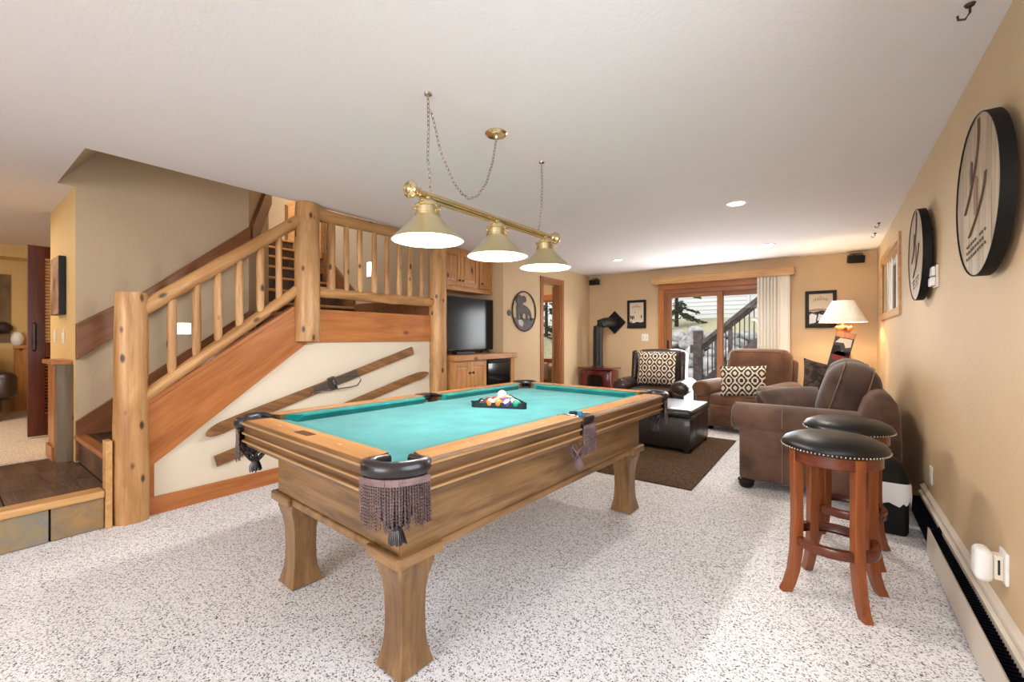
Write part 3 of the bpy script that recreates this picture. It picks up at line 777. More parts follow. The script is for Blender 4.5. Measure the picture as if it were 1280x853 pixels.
ck.location = (-1.035, 1.985, TZ+.0015); ck.rotation_euler = (0, 0, .4); tag(ck, 'small blue cube of cue chalk on the right wooden rail', 'chalk')

# ================================================================ POOL TABLE LAMP
LXc, LYc, LZ = -1.63, 2.05, 1.975
pl_ = thing('pool_table_lamp', 'brass billiard lamp with three cone shades hung on chains', 'ceiling lamp', (LXc, LYc, LZ), R(-1.5))
MB().tube([(0, -.62, 0), (0, .62, 0)], .0165, 16).build('bar', 'brass', pl_, smooth=True)
MB().tube([(0, -.60, -.026), (0, .62, -.026)], .009, 12).build('lower_bar', 'brass', pl_, smooth=True)
RX = Matrix.Rotation(R(90), 4, 'X')
for s_ in (-1, 1):
    mb = MB().lathe([(.016, 0), (.024, .004), (.024, .014), (.017, .018), (.017, .03), (.028, .036), (.040, .046), (.044, .058), (.040, .070), (.030, .078), (.030, .074), (.022, .072), (.020, .078), (.008, .084), (.004, .084)], (0, 0, 0), 24, True,
                    Matrix.Translation((0, s_*.60, 0)) @ (RX if s_ < 0 else RX.inverted()))
    mb.build('end_finial', 'brass', pl_, smooth=True, angle=60)
for k, y in enumerate((-.55, 0, .53)):
    MB().cyl((0, y, -.04), (0, y, -.01), .016, n=16).build('stem', 'brass', pl_, smooth=True)
    sh = MB().lathe([(.058, -.098), (.066, -.114), (.092, -.146), (.178, -.228), (.183, -.231), (.180, -.234), (.176, -.231), (.090, -.149), (.064, -.118), (.056, -.102)], (0, y, 0), 48, False).build('shade', 'brassd', pl_, smooth=True, angle=50)
    MB().lathe([(.055, -.103), (.063, -.119), (.089, -.1505), (.1755, -.2325)], (0, y, 0), 48, False).build('shade_lining', 'enamel', sh, smooth=True)
    cl = MB().lathe([(.014, -.022), (.034, -.028), (.048, -.038), (.052, -.050), (.066, -.053), (.067, -.062), (.060, -.066), (.060, -.096), (.065, -.099), (.065, -.106), (.054, -.108)], (0, y, 0), 32).build('shade_collar', 'brass', pl_, smooth=True, angle=40)
    mb = MB()
    for t in range(3):
        a_ = R(120*t+15); mb.tube([(.058*math.cos(a_), y+.058*math.sin(a_), -.080), (.082*math.cos(a_), y+.082*math.sin(a_), -.080)], [.003, .006], 8)
    mb.build('thumb_screw', 'brass', cl)
    bl_ = MB().sphere((0, y, -.195), .042, 20, 14, (1, 1, 1.1)).build('bulb', 'bulb', pl_, smooth=True, angle=180)
    lamp('billiard_bulb_light', 'POINT', (0, y, -.238), 30, (1.0, .95, .90), .035, parent=pl_)
def chain(pts, parent, name='chain', r=.0022, pitch=.021):
    P_ = [Vector(p) for p in pts]; tot = sum((P_[i+1]-P_[i]).length for i in range(len(P_)-1)); n = max(2, int(tot/pitch)); mb = MB()
    def at(d_):
        for i in range(len(P_)-1):
            l = (P_[i+1]-P_[i]).length
            if d_ <= l or i == len(P_)-2: return P_[i].lerp(P_[i+1], d_/l), (P_[i+1]-P_[i]).normalized()
            d_ -= l
    for k in range(n):
        c, t = at((k+.5)*tot/n); u = Vector((1, 0, 0)) if abs(t.x) < .8 else Vector((0, 1, 0))
        a_ = t.cross(u).normalized(); b_ = t.cross(a_)
        if k % 2: a_ = b_
        hl, hw = pitch*.68, .0065
        loop = [c+t*hl*math.cos(x)+a_*hw*math.sin(x) for x in [2*math.pi*i/10 for i in range(10)]]
        mb.tube(loop, r, 5, closed=True, cap=False)
    o = mb.build(name, 'chrome', parent, smooth=True, world=True, angle=180); o['kind'] = 'stuff'; return o
hk1, hk2, cnp = (-1.60, 1.462), (-1.595, 2.50), (-1.585, 1.985)
for hx, hy in (hk1, hk2):
    MB().lathe([(.020, 0), (.018, -.008), (.007, -.012), (.005, -.03)], (hx, hy, HC), 16).build('ceiling_hook', 'chrome', pl_, smooth=True, world=True)
    chain([(hx, hy, HC-.03), (hx+.004, hy, 2.3), (hx-.006, hy+.003, 2.15), (-1.625+(.01 if hy < 2 else -.01), hy+(.03 if hy < 2 else .02), LZ+.012)], pl_)
chain([(hk1[0], hk1[1]+.01, HC-.075), (-1.598, 1.49, 2.36), (-1.598, 1.545, 2.20), (-1.598, 1.64, 2.07), (-1.598, 1.70, 2.03), (-1.595, 1.76, 2.012), (-1.592, 1.83, 2.05), (-1.59, 1.90, 2.14), (-1.588, 1.955, 2.28), (cnp[0], cnp[1], HC-.03)], pl_, 'swag_chain')
MB().lathe([(.066, 0), (.066, -.006), (.058, -.014), (.050, -.012), (.046, -.018), (.015, -.022), (.010, -.034), (.004, -.036)], (cnp[0], cnp[1], HC), 32).build('canopy', 'brass', pl_, smooth=True, world=True, angle=40)

# ================================================================ SEATING AREA
rg = MB().box((-3.05, 3.67, .0005), (-.90, 5.75, .012)).build('rug', 'rug', bevel=.004); tag(rg, 'brown flatweave area rug under the black ottoman', 'rug')

ot = thing('ottoman', 'black leather storage ottoman on the brown rug', 'ottoman', (-1.68, 5.18, .012))
MB().rbox((0, 0, .205), (1.00, .84, .33), .012, 2).build('body', 'leather_ott', ot, smooth=True)
MB().rbox((0, 0, .415), (1.02, .86, .095), .035, 5, puff=.012).build('lid', 'leather_ott', ot, smooth=True)
mb = MB()
mb.tube([(-.505, -.425, .368), (.505, -.425, .368), (.505, .425, .368), (-.505, .425, .368)], .005, 6, closed=True, cap=False)
mb.build('piping', 'leather_arm', ot, smooth=True)
for sx in (-1, 1):
    for sy in (-1, 1): MB().cb((sx*.46, sy*.38, .02), (.06, .06, .04)).build('foot', 'blackm', ot, bevel=.004)
for k in (-.17, .17):
    MB().cb((.5015, k*1.0, .21), (.002, .003, .31)).build('seam', 'leather_arm', ot)

# ---- loveseat along the right wall, facing left
so = thing('loveseat', 'brown suede loveseat with rolled arms along the right wall', 'sofa', (-.1, 4.88, 0))
def sb(name, mbx, m='suede', **k): return mbx.build(name, m, so, smooth=True, world=True, angle=70, **k)
for y0, sgn in ((4.13, -1), (5.63, 1)):
    ar = sb('arm', MB().rbox((-.10, y0, .30), (1.02, .24, .46), .035, 4))
    mb = MB()
    prof = [(.155*math.cos(t)*1.0, .118*math.sin(t)) for t in [2*math.pi*k/20 for k in range(20)]]
    rings = []
    for x, k in ((-.665, .80), (-.655, .93), (-.635, 1), (-.30, 1.015), (.10, 1.0), (.34, .97), (.365, .8)):
        rings.append([mb.bm.verts.new((x, y0+sgn*.012+p[0]*k, .578+p[1]*k)) for p in prof])
    mb.loft(rings); sb('arm_roll', mb)
    mb = MB()
    mb.tube([(-.647, y0+sgn*.012+.152*math.cos(t), .578+.116*math.sin(t)) for t in [2*math.pi*k/24 for k in range(24)]], .005, 6, closed=True, cap=False)
    sb('arm_piping', mb)
    if sgn < 0:
        mb = MB().tube([(-.30, 3.999, .09), (-.30, 3.998, .46)], .003, 6)
        mb.tube([(-.30, y0+sgn*.012+.157*math.cos(t), .578+.1195*math.sin(t)) for t in [R(100+8*k) for k in range(14)]], .003, 6)
        sb('seam', mb, 'stitch')
sb('base', MB().rbox((-.11, 4.88, .20), (.96, 1.36, .24), .03, 3))
for y0 in (4.57, 5.19):
    sb('seat_cushion', MB().rbox((-.20, y0, .395), (.80, .60, .17), .05, 5, puff=.02))
mb = MB(); rings = []
for y, k in ((4.00, .9), (4.03, 1), (4.88, 1.0), (5.73, 1), (5.76, .9)):
    pr = [(.10, .14), (.40, .14), (.41, .50), (.40, .70), (.385, .78), (.35, .835), (.30, .855), (.25, .84), (.21, .79), (.18, .70), (.14, .45)]
    rings.append([mb.bm.verts.new(((x-.3)*k+.3, y, (z-.5)*k+.5)) for x, z in pr])
mb.loft(rings); sb('back', mb)
for y0 in (4.60, 5.20):
    m_ = Matrix.Translation((.12, y0, .755)) @ Matrix.Rotation(R(16), 4, 'Y') @ Matrix.Rotation(R(90), 4, 'Z')
    sb('back_cushion', MB().rbox((0, 0, 0), (.62, .35, .55), .15, 7, m_, puff=.02), 'suede_d')
    mb = MB()
    for yy in (-.095, .095):
        hx, hz, rr_ = .312, .277, .15; loop = []
        for cx_, cz_, a0 in ((hx-rr_, hz-rr_, 0), (-hx+rr_, hz-rr_, 90), (-hx+rr_, -hz+rr_, 180), (hx-rr_, -hz+rr_, 270)):
            for k in range(7):
                t = R(a0+15*k); loop.append(m_ @ Vector((cx_+rr_*math.cos(t), yy, cz_+rr_*math.sin(t))))
        mb.tube(loop, .004, 5, closed=True, cap=False)
    sb('cushion_seam', mb, 'stitch')
for x in (-.56, .34):
    for y in (4.06, 5.70):
        sb('foot', MB().lathe([(.050, .075), (.062, .068), (.066, .055), (.056, .045), (.058, .03), (.048, .008), (.042, 0)], (x, y, 0), 20), 'frame_d')
p_ = MB().pillow(.52, .40, .22, 14).build('throw_pillow', 'suede_d', smooth=True, angle=180)
p_.location = (-.25, 4.66, .64); p_.rotation_euler = (R(-52), R(-6), R(24)); tag(p_, 'plain dark brown throw pillow slumped on the near seat of the loveseat', 'pillow')
p_ = MB().pillow(.48, .46, .20, 14).build('floral_pillow', 'pillow_d', smooth=True, angle=180)
p_.location = (.0, 5.12, .79); p_.rotation_euler = (R(-30), R(16), R(22)); tag(p_, 'dark brown pillow with black floral pattern on the loveseat', 'pillow')

# ---- brown recliner
rc = thing('recliner', 'brown suede recliner in front of the blinds holding a patterned pillow', 'armchair', (-.90, 6.62, 0), R(-12))
def rb(name, mbx, m='suede_r'): return mbx.build(name, m, rc, smooth=True)
rb('base', MB().rbox((0, 0, .20), (.80, .86, .30), .04, 4))
for s_ in (-1, 1):
    rb('arm', MB().rbox((s_*.42, -.02, .30), (.20, .84, .48), .04, 4))
    mb = MB(); rings = []
    for y, k in ((-.475, .78), (-.46, .93), (-.43, 1), (.1, 1), (.38, .95), (.41, .7)):
        rings.append([mb.bm.verts.new((s_*.43+.135*k*math.cos(t), y, .555+.105*k*math.sin(t))) for t in [2*math.pi*i/18 for i in range(18)]])
    mb.loft(rings); rb('arm_roll', mb)
rb('seat_cushion', MB().rbox((0, -.12, .41), (.64, .70, .16), .05, 5, puff=.02))
rb('footrest', MB().rbox((0, -.455, .23), (.64, .08, .26), .03, 4))
m_ = Matrix.Translation((0, .34, .50)) @ Matrix.Rotation(R(-13), 4, 'X')
rb('back', MB().rbox((0, 0, .27), (.80, .24, .62), .09, 6, m_, puff=.02))
rb('back_wing', MB().rbox((0, .10, .16), (.92, .12, .62), .05, 4, m_))
mb = MB().tube([m_ @ Vector((x, -.118, z)) for x, z in ((-.37, .02), (-.375, .40), (-.30, .53), (.30, .53), (.375, .40), (.37, .02))], .006, 6)
rb('piping', mb)
for sx in (-1, 1):
    for sy in (-1, 1): rb('foot', MB().cb((sx*.36, sy*.34, .025), (.07, .07, .05)), 'blackm')
p_ = MB().pillow(.54, .40, .17, 16).build('patterned_pillow', 'ikat', smooth=True, angle=180)
p_.location = (-.90, 6.24, .685); p_.rotation_euler = (R(-14), R(-3), R(2)); tag(p_, 'cream and black lattice pattern lumbar pillow on the brown recliner', 'pillow')

# ---- dark leather armchair
ac = thing('leather_armchair', 'dark brown leather club armchair beside the red stove', 'armchair', (-2.20, 6.80, 0), R(4))
def ab(name, mbx, m='leather_arm'): return mbx.build(name, m, ac, smooth=True)
ab('base', MB().rbox((0, 0, .21), (.80, .80, .28), .04, 4))
for s_ in (-1, 1):
    ab('arm', MB().rbox((s_*.40, -.03, .29), (.18, .78, .44), .04, 4))
    mb = MB(); rings = []
    for y, k in ((-.47, .75), (-.455, .92), (-.43, 1), (0, 1), (.34, .95), (.37, .7)):
        rings.append([mb.bm.verts.new((s_*.43+.13*k*math.cos(t), y, .50+.115*k*math.sin(t))) for t in [2*math.pi*i/18 for i in range(18)]])
    mb.loft(rings); ab('arm_roll', mb)
    mb = MB().tube([(s_*.43+.088*math.cos(t), -.468, .50+.078*math.sin(t)) for t in [2*math.pi*i/18 for i in range(18)]], .006, 6, closed=True, cap=False); ab('arm_piping', mb)
    m_ = Matrix.Translation((s_*.37, .20, .78)) @ Matrix.Rotation(R(-8), 4, 'X')
    ab('wing', MB().rbox((0, 0, 0), (.10, .26, .50), .045, 4, m_))
ab('seat_cushion', MB().rbox((0, -.10, .40), (.62, .70, .16), .05, 5, puff=.02))
m_ = Matrix.Translation((0, .32, .46)) @ Matrix.Rotation(R(-9), 4, 'X')
ab('back', MB().rbox((0, 0, .27), (.76, .18, .64), .08, 6, m_, puff=.015))
for sx in (-1, 1):
    for sy in (-1, 1): ab('foot', MB().lathe([(.03, .075), (.034, .05), (.022, .0)], (sx*.34, sy*.33, 0), 14), 'frame_d')
p_ = MB().pillow(.60, .54, .18, 16).build('patterned_pillow', 'ikat', smooth=True, angle=180)
p_.location = (-2.18, 6.74, .765); p_.rotation_euler = (R(-10), 0, R(3)); tag(p_, 'large square cream and black lattice pillow on the leather armchair', 'pillow')

# ---- end table and carved lamp in the corner
et = thing('end_table', 'dark wooden end table in the corner behind the loveseat', 'table', (.12, 7.05, 0))
MB().cb((0, 0, .585), (.56, .56, .03)).build('top', 'frame_d', et, bevel=.005)
MB().cb((0, 0, .53), (.46, .46, .08)).build('apron', 'frame_d', et)
for sx in (-1, 1):
    for sy in (-1, 1): MB().cb((sx*.23, sy*.23, .285), (.045, .045, .57)).build('leg', 'frame_d', et, bevel=.003)
tl = thing('table_lamp', 'table lamp of varnished log with painted plank and parchment shade', 'lamp', (.12, 7.05, .602))
MB().cb((0, .02, .015), (.30, .22, .03)).build('base', 'lampwood', tl, bevel=.006)
MB().log((.07, .04, .03), (.03, .04, .78), .060, 14, 10, .12, .1, 12).build('log_stem', 'lampwood', tl, smooth=True)
mb = MB(); rnd = random.Random(4)
for s_ in (-1, 1):
    mb.tube([(.03, .0, .72), (.03+s_*.05, -.03, .75), (.03+s_*.09, -.035, .785)], [.045, .035, .022], 10)
mb.sphere((.02, -.01, .765), .06, 14, 10, (1.2, 1, .7)); mb.build('carved_knot', 'lampwood', tl, smooth=True)
mm = Matrix.Translation((-.02, -.075, .36)) @ Matrix.Rotation(R(13), 4, 'Y')
pk_ = MB().box((-.105, -.012, -.36), (.095, .012, .36), m=mm).build('painted_plank', 'greyp', tl, bevel=.003)
def patch(pts, m, y=-.0135):
    return MB().prism(pts, 'y', y-.0015, y+.002)
for pts, m in (([(-.10, .29), (.09, .29), (.09, .355), (-.10, .355)], 'lampwood'),
               ([(-.09, .215), (-.05, .28), (.075, .28), (.08, .18), (.03, .16), (.0, .22)], 'whitep'),
               ([(-.10, .18), (-.03, .18), (.0, .11), (.085, .13), (.085, .05), (-.10, .06)], 'ink'),
               ([(-.085, .06), (-.04, .11), (.02, .10), (.075, .05), (.03, -.01), (-.07, -.01)], 'redp'),
               ([(.0, -.03), (.04, .0), (.085, .02), (.08, -.02), (.04, -.04)], 'whitep'),
               ([(-.04, .10), (.0, .12), (.08, .09), (.08, .075), (.01, .098)], 'whitep')):
    b_ = patch(pts, m); b_.bm.transform(mm); b_.build('painted_patch', m, pk_)
sh = MB().lathe([(.115, 1.125), (.258, .845), (.255, .843), (.112, 1.122)], (.02, 0, 0), 40, False).build('shade', M['shade'], tl, smooth=True)
MB().cyl((.02, 0, .78), (.02, 0, .86), .016, n=12).build('socket', 'brass', tl)
MB().sphere((.02, 0, .93), .035, 16, 12, (1, 1, 1.2)).build('bulb', 'bulb', tl, smooth=True)
mb = MB()
for t in range(3):
    a_ = R(120*t); mb.tube([(.02, 0, 1.11), (.02+.113*math.cos(a_), .113*math.sin(a_), 1.12)], .003, 6)
mb.tube([(.02, 0, .85), (.05, 0, .9), (.065, 0, 1.0), (.03, 0, 1.1), (.02, 0, 1.11)], .003, 6)
mb.build('shade_spider', 'brass', tl)
lamp('table_lamp_light', 'POINT', (.02, 0, .985), 15, (1.0, .74, .44), .04, parent=tl)

# ---- stools
def make_stool(label):
    t = thing('bar_stool', label, 'stool', (0, 0, 0), group='backless bar stools')
    MB().lathe([(.02, .785), (.10, .780), (.16, .768), (.20, .748), (.214, .728), (.214, .712), (.205, .706), (.02, .706)], (0, 0, 0), 48).build('seat_cushion', 'leather_black', t, smooth=True, angle=60)
    MB().lathe([(.185, .645), (.190, .650), (.190, .700), (.200, .706), (.165, .706), (.165, .645)], (0, 0, 0), 48, False).build('seat_ring', 'stoold', t, smooth=True, angle=30)
    mb = MB()
    for k in range(84):
        a_ = 2*math.pi*k/84; mb.sphere((.2145*math.cos(a_), .2145*math.sin(a_), .7145), .0052, 6, 4)
    nh = mb.build('nailheads', 'chrome', t, smooth=True, angle=180); nh['kind'] = 'stuff'
    for k in range(4):
        a_ = R(45+90*k); d_ = Vector((math.cos(a_), math.sin(a_), 0)); s_ = Vector((-d_.y, d_.x, 0)); mb = MB(); rings = []
        for z, r, wd, th in ((.700, .172, .022, .022), (.55, .170, .022, .022), (.35, .168, .022, .022), (.20, .172, .022, .023), (.10, .186, .021, .023), (.04, .204, .020, .023), (0, .222, .020, .024)):
            c = d_*r+Vector((0, 0, z)); rings.append([mb.bm.verts.new(c+d_*i*th+s_*j*wd) for i, j in ((-1, -1), (1, -1), (1, 1), (-1, 1))])
        mb.loft(rings); mb.build('leg', 'stool', t, bevel=.005, seg=2)
    MB().lathe([(.150, .235), (.178, .235), (.180, .240), (.180, .272), (.178, .277), (.150, .277)], (0, 0, 0), 48, False).build('foot_ring', 'stoold', t, smooth=True, angle=30)
    MB().lathe([(.150, .3), (.150, .3)], (0, 0, 0), 8, False).bm.free()
    return t
s1 = make_stool('nearer bar stool with black leather seat and cherry legs in front')
s2 = copy_tree(s1); s2['label'] = 'farther bar stool with black leather seat, half hidden behind the nearer one'
place(s1, (.015, 2.625, 0), (0, 0, R(-14))); place(s2, (.085, 3.20, 0), (0, 0, R(-8)))

# ---- waste bin
wb = thing('waste_bin', 'black waste bin with a white liner between loveseat and wall', 'bin', (.30, 3.72, 0))
MB().rbox((0, 0, .165), (.20, .24, .33), .03, 4).build('body', 'blackm', wb, smooth=True)
mb = MB(); rings = []
rnd = random.Random(8)
for z, k in ((.215, 1.06), (.26, 1.10), (.31, 1.08), (.335, 1.04)):
    rings.append([mb.bm.verts.new((k*.108*math.copysign(abs(math.cos(t))**.45, math.cos(t)), k*.128*math.copysign(abs(math.sin(t))**.45, math.sin(t)), z+(rnd.uniform(-.05, .02) if z < .22 else 0))) for t in [2*math.pi*i/36 for i in range(36)]])
mb.loft(rings, False); mb.build('liner', 'bag', wb, smooth=True, angle=180)
mb = MB(); rings = []
for z, k in ((.33, 1.04), (.37, 1.0), (.43, .82), (.465, .5), (.475, .15)):
    rings.append([mb.bm.verts.new((k*.105*math.copysign(abs(math.cos(t))**.5, math.cos(t)), k*.125*math.copysign(abs(math.sin(t))**.5, math.sin(t)), z)) for t in [2*math.pi*i/32 for i in range(32)]])
mb.loft(rings); mb.build('lid', 'blackm', wb, smooth=True, angle=60)

# ================================================================ RIGHT WALL
hb = thing('baseboard_heater', 'long cream baseboard heater with dark fin slot along the right wall', 'heater', (XR, 1.0, 0))
MB().box((XR-.018, -2.6, .02), (XR-.001, 4.10, .225)).build('back_plate', 'heater', hb, world=True)
MB().prism([(XR-.022, .205), (XR-.022, .225), (XR-.001, .238), (XR-.001, .205)], 'y', -2.6, 4.10).build('top_flange', 'heater', hb, world=True)
MB().prism([(XR-.022, .202), (XR-.036, .196), (XR-.036, .191), (XR-.022, .197)], 'y', -2.6, 4.05).build('damper', 'heater', hb, world=True)
MB().prism([(XR-.080, .012), (XR-.074, .012), (XR-.066, .150), (XR-.074, .156)], 'y', -2.6, 3.42).build('front_panel', 'heater', hb, world=True, bevel=.002)
MB().tube([(XR-.045, -2.6, .09), (XR-.045, 4.08, .09)], .013, 12).build('pipe', 'steel', hb, smooth=True, world=True)
mb = MB()
for k in range(270):
    y = -2.5+k*.0245; mb.cb((XR-.045, y, .09), (.046, .002, .11))
fn = mb.build('fins', 'fin', hb, world=True); fn['kind'] = 'stuff'
for y in (3.40, 1.2, -.8):
    MB().prism([(XR-.078, .012), (XR-.018, .012), (XR-.018, .18), (XR-.066, .15)], 'y', y-.002, y+.002).build('bracket', 'fin', hb, world=True)

def barrel(name, cy, cz, r, label, seed):
    t = thing(name, label, 'wall art', (XR, cy, cz-r))
    c = lambda y, z, x: (XR-x, cy+y, cz+z)
    N_ = 56
    mb = MB(); ro = [[mb.bm.verts.new(c(rr*math.cos(2*math.pi*k/N_), rr*math.sin(2*math.pi*k/N_), x)) for k in range(N_)] for rr, x in ((r, .024), (r, .064), (r-.002, .066), (r-.005, .064), (r-.005, .024))]
    for A_, B_ in zip(ro, ro[1:]+ro[:1]):
        for k in range(N_): mb.bm.faces.new([A_[k], A_[(k+1) % N_], B_[(k+1) % N_], B_[k]])
    mb.build('rim', 'blackm', t, smooth=True, world=True, angle=30)
    rnd = random.Random(seed); ed = [-r, -.62*r, -.28*r, .05*r, .36*r, .68*r, r]; ri = r-.0055
    for y0, y1 in zip(ed, ed[1:]):
        y0, y1 = max(y0+.0012, -ri*.999), min(y1-.0012, ri*.999)
        ys = [y0+(y1-y0)*i/8 for i in range(9)]
        pts = [(cy+y, cz+math.sqrt(max(ri*ri-y*y, 1e-6))) for y in ys]+[(cy+y, cz-math.sqrt(max(ri*ri-y*y, 1e-6))) for y in ys[::-1]]
        MB().prism(pts, 'x', XR-.060-rnd.uniform(0, .0015), XR-.028).build('stave_board', 'barrel', t, world=True)
    MB().cb((XR-.014, cy, cz), (.0282, .3, .3)).build('hanger', 'black', t, world=True)
    # burnt ski tracks, two figures and a line of small marks; +y reads to the left
    f = lambda u, v: c(-u*r, v*r, .0632)
    for k in (0, .05):
        cur = bez(f(.10+k, .93), f(.20+k, .45), f(-.55+k, -.12), 16)
        MB().tube(cur, .0022, 5).build('ski_track', 'engrave', t, world=True)
        cur = bez(f(.40+k, .20), f(.36+k, -.10), f(-.35+k, -.46), 16)
        MB().tube(cur, .0022, 5).build('ski_track', 'engrave', t, world=True)
    for (u, v), s_, m in (((-.22, .36), .11, 'engrave'), ((.0, .02), .17, 'engraver')):
        pts = [f(u+s_*x, v+s_*z)[1:] for x, z in ((-.5, -1.4), (.1, -1.5), (.4, -.6), (.3, .3), (.5, 1.0), (.0, 1.4), (-.3, .8), (-.6, .2))]
        MB().prism(pts, 'x', XR-.0635, XR-.0615).build('skier_figure', m, t, world=True)
    for row in range(3):
        for k in range(9):
            u = -.42+.1*k+rnd.uniform(-.01, .01); v = -.58-.08*row+.012*k
            if rnd.random() < .85: MB().cb(f(u, v), (.0012, r*.055, r*.035)).build('burnt_mark', 'engrave', t, world=True)
    return t
barrel('barrel_head', 2.465, 1.81, .316, 'large nearer round barrel head wall art with black rim and burnt ski tracks', 1)
barrel('barrel_head', 3.95, 1.805, .305, 'smaller looking farther round barrel head wall art next to the small window', 2)

th = thing('thermostat', 'white thermostat box on the right wall under the farther barrel head', 'thermostat', (XR, 3.66, 1.56))
MB().box((XR-.012, 3.60, 1.555), (XR, 3.72, 1.69)).build('back_plate', 'almond', th, world=True, bevel=.003)
MB().box((XR-.034, 3.615, 1.565), (XR-.012, 3.71, 1.618)).build('lower_cover', 'white', th, world=True, bevel=.006)
MB().box((XR-.030, 3.615, 1.626), (XR-.012, 3.71, 1.682)).build('upper_cover', 'white', th, world=True, bevel=.006)
op = thing('outlet_plate', 'white outlet plate low on the right wall above the heater', 'outlet', (XR, 3.82, .305))
MB().box((XR-.008, 3.785, .305), (XR, 3.855, .42)).build('plate', 'white', op, world=True, bevel=.003)
for z in (.335, .39): MB().box((XR-.010, 3.803, z-.014), (XR-.008, 3.837, z+.014)).build('socket', 'almond', op, world=True, bevel=.003)
ap = thing('plug_in_freshener', 'white plug-in box on the right wall low beside the heater', 'plug-in device', (XR, 2.40, .30))
MB().box((XR-.010, 2.34, .335), (XR, 2.42, .455)).build('wall_plate', 'white', ap, world=True, bevel=.003)
MB().box((XR-.034, 2.36, .345), (XR-.010, 2.405, .435)).build('plug_body', 'almond', ap, world=True, bevel=.004)
MB().rbox((XR-.058, 2.40, .385), (.052, .085, .125), .024, 5).build('cover', 'white', ap, smooth=True, world=True)
MB().box((XR-.026, 2.3585, .365), (XR-.020, 2.361, .42)).build('vent_slot', 'ink', ap, world=True)

# right wall window (high slider)
wn = struct(MB().box((XR+.04, 5.36, 1.53), (XR+.10, 5.40, 2.16)).build('window_1', 'oaktrim_y'))
def wp(name, lo, hi, m, **k): return MB().box(lo, hi).build(name, m, wn, **k)
for lo, hi in (((XR-.02, 5.28, 1.46), (XR+.012, 7.06, 1.53)), ((XR-.02, 5.28, 2.16), (XR+.012, 7.06, 2.23)), ((XR-.02, 5.28, 1.53), (XR+.012, 5.36, 2.16)), ((XR-.02, 6.98, 1.53), (XR+.012, 7.06, 2.16))):
    wp('casing', lo, hi, 'oaktrim_y', bevel=.004)
wp('jamb', (XR, 5.36, 1.53), (XR+.12, 6.98, 1.545), 'oaktrim_y'); wp('jamb', (XR, 5.36, 2.145), (XR+.12, 6.98, 2.16), 'oaktrim_y')
wp('sash_stile', (XR+.06, 6.94, 1.545), (XR+.10, 6.98, 2.145), 'white'); wp('sash_stile', (XR+.05, 6.13, 1.545), (XR+.10, 6.20, 2.145), 'white')
wp('sash_rail', (XR+.06, 5.40, 1.545), (XR+.10, 6.94, 1.58), 'white'); wp('sash_rail', (XR+.06, 5.40, 2.11), (XR+.10, 6.94, 2.145), 'white')
wp('pane', (XR+.078, 5.40, 1.58), (XR+.082, 6.13, 2.11), 'glass'); wp('pane', (XR+.078, 6.20, 1.58), (XR+.082, 6.94, 2.11), 'glass')
for k, y in enumerate((6.35, 6.55, 6.75)): wp('blind_slat', (XR+.03, y, 1.55), (XR+.035, y+.09, 2.14), 'blind')
# ceiling things
for k, (x, y, lab) in enumerate(((.42, 5.94, 'small dark plant hook in the ceiling by the right wall, the nearer of two'), (.425, 6.50, 'small dark plant hook in the ceiling by the right wall, nearer the back corner'), (.41, 2.24, 'small brass ceiling hook at the very top beside the right wall'))):
    t = thing('ceiling_hook', lab, 'hook', (x, y, HC))
    MB().lathe([(.016, 0), (.012, -.008), (.005, -.01)], (0, 0, 0), 12).build('base', 'iron', t, smooth=True)
    MB().tube([(0, 0, -.008), (0, 0, -.03), (-.012, 0, -.05), (-.03, 0, -.045), (-.032, 0, -.03)], .004, 6).build('hook', 'iron', t, smooth=True)
for k, (x, y, lab) in enumerate(((-.67, 4.31, 'lit round recessed downlight, nearest of the three in the ceiling'), (-.64, 6.48, 'lit round recessed downlight in front of the blinds'), (-2.65, 6.36, 'lit round recessed downlight above the leather armchair'))):
    t = thing('recessed_downlight', lab, 'ceiling light', (x, y, HC), group='recessed ceiling downlights')
    MB().lathe([(.085, 0), (.085, -.004), (.064, -.008), (.060, -.002), (.058, 0)], (0, 0, 0), 32, False).build('trim_ring', 'white', t, smooth=True)
    MB().lathe([(.060, -.003), (.02, -.0035)], (0, 0, 0), 24).build('lens', 'lens', t)
    lamp('downlight_beam', 'SPOT', (0, 0, -.03), 40, (1.0, .9, .78), .05, spot=140, blend=.6, parent=t)
def speaker(x, y, z, rz, tilt, label):
    t = thing('satellite_speaker', label, 'speaker', (x, y, z), rz)
    m = Matrix.Rotation(tilt, 4, 'X') @ Matrix.Rotation(0, 4, 'Y')
    MB().rbox((0, 0, -.06), (.185, .10, .105), .012, 3, m).build('cabinet', 'black', t, smooth=True)
    MB().box((-.083, -.056, -.105), (.083, -.050, -.015), m=m).build('grille', 'blackm', t, bevel=.003)
    MB().tube([(-.07, 0, -.012), (-.07, 0, .012), (.07, 0, .012), (.07, 0, -.012)], .006, 6).build('bracket', 'black', t)
    MB().tube([(0, 0, .012), (0, .04, .018), (0, .10, .018)], .008, 6).build('mount', 'black', t)
speaker(.30, 7.63, 2.40, R(14), R(16), 'tilted black speaker at the ceiling in the back corner above the lamp')
speaker(-3.66, 7.62, 2.375, R(-8), R(4), 'black speaker at the ceiling in the back corner above the stove')

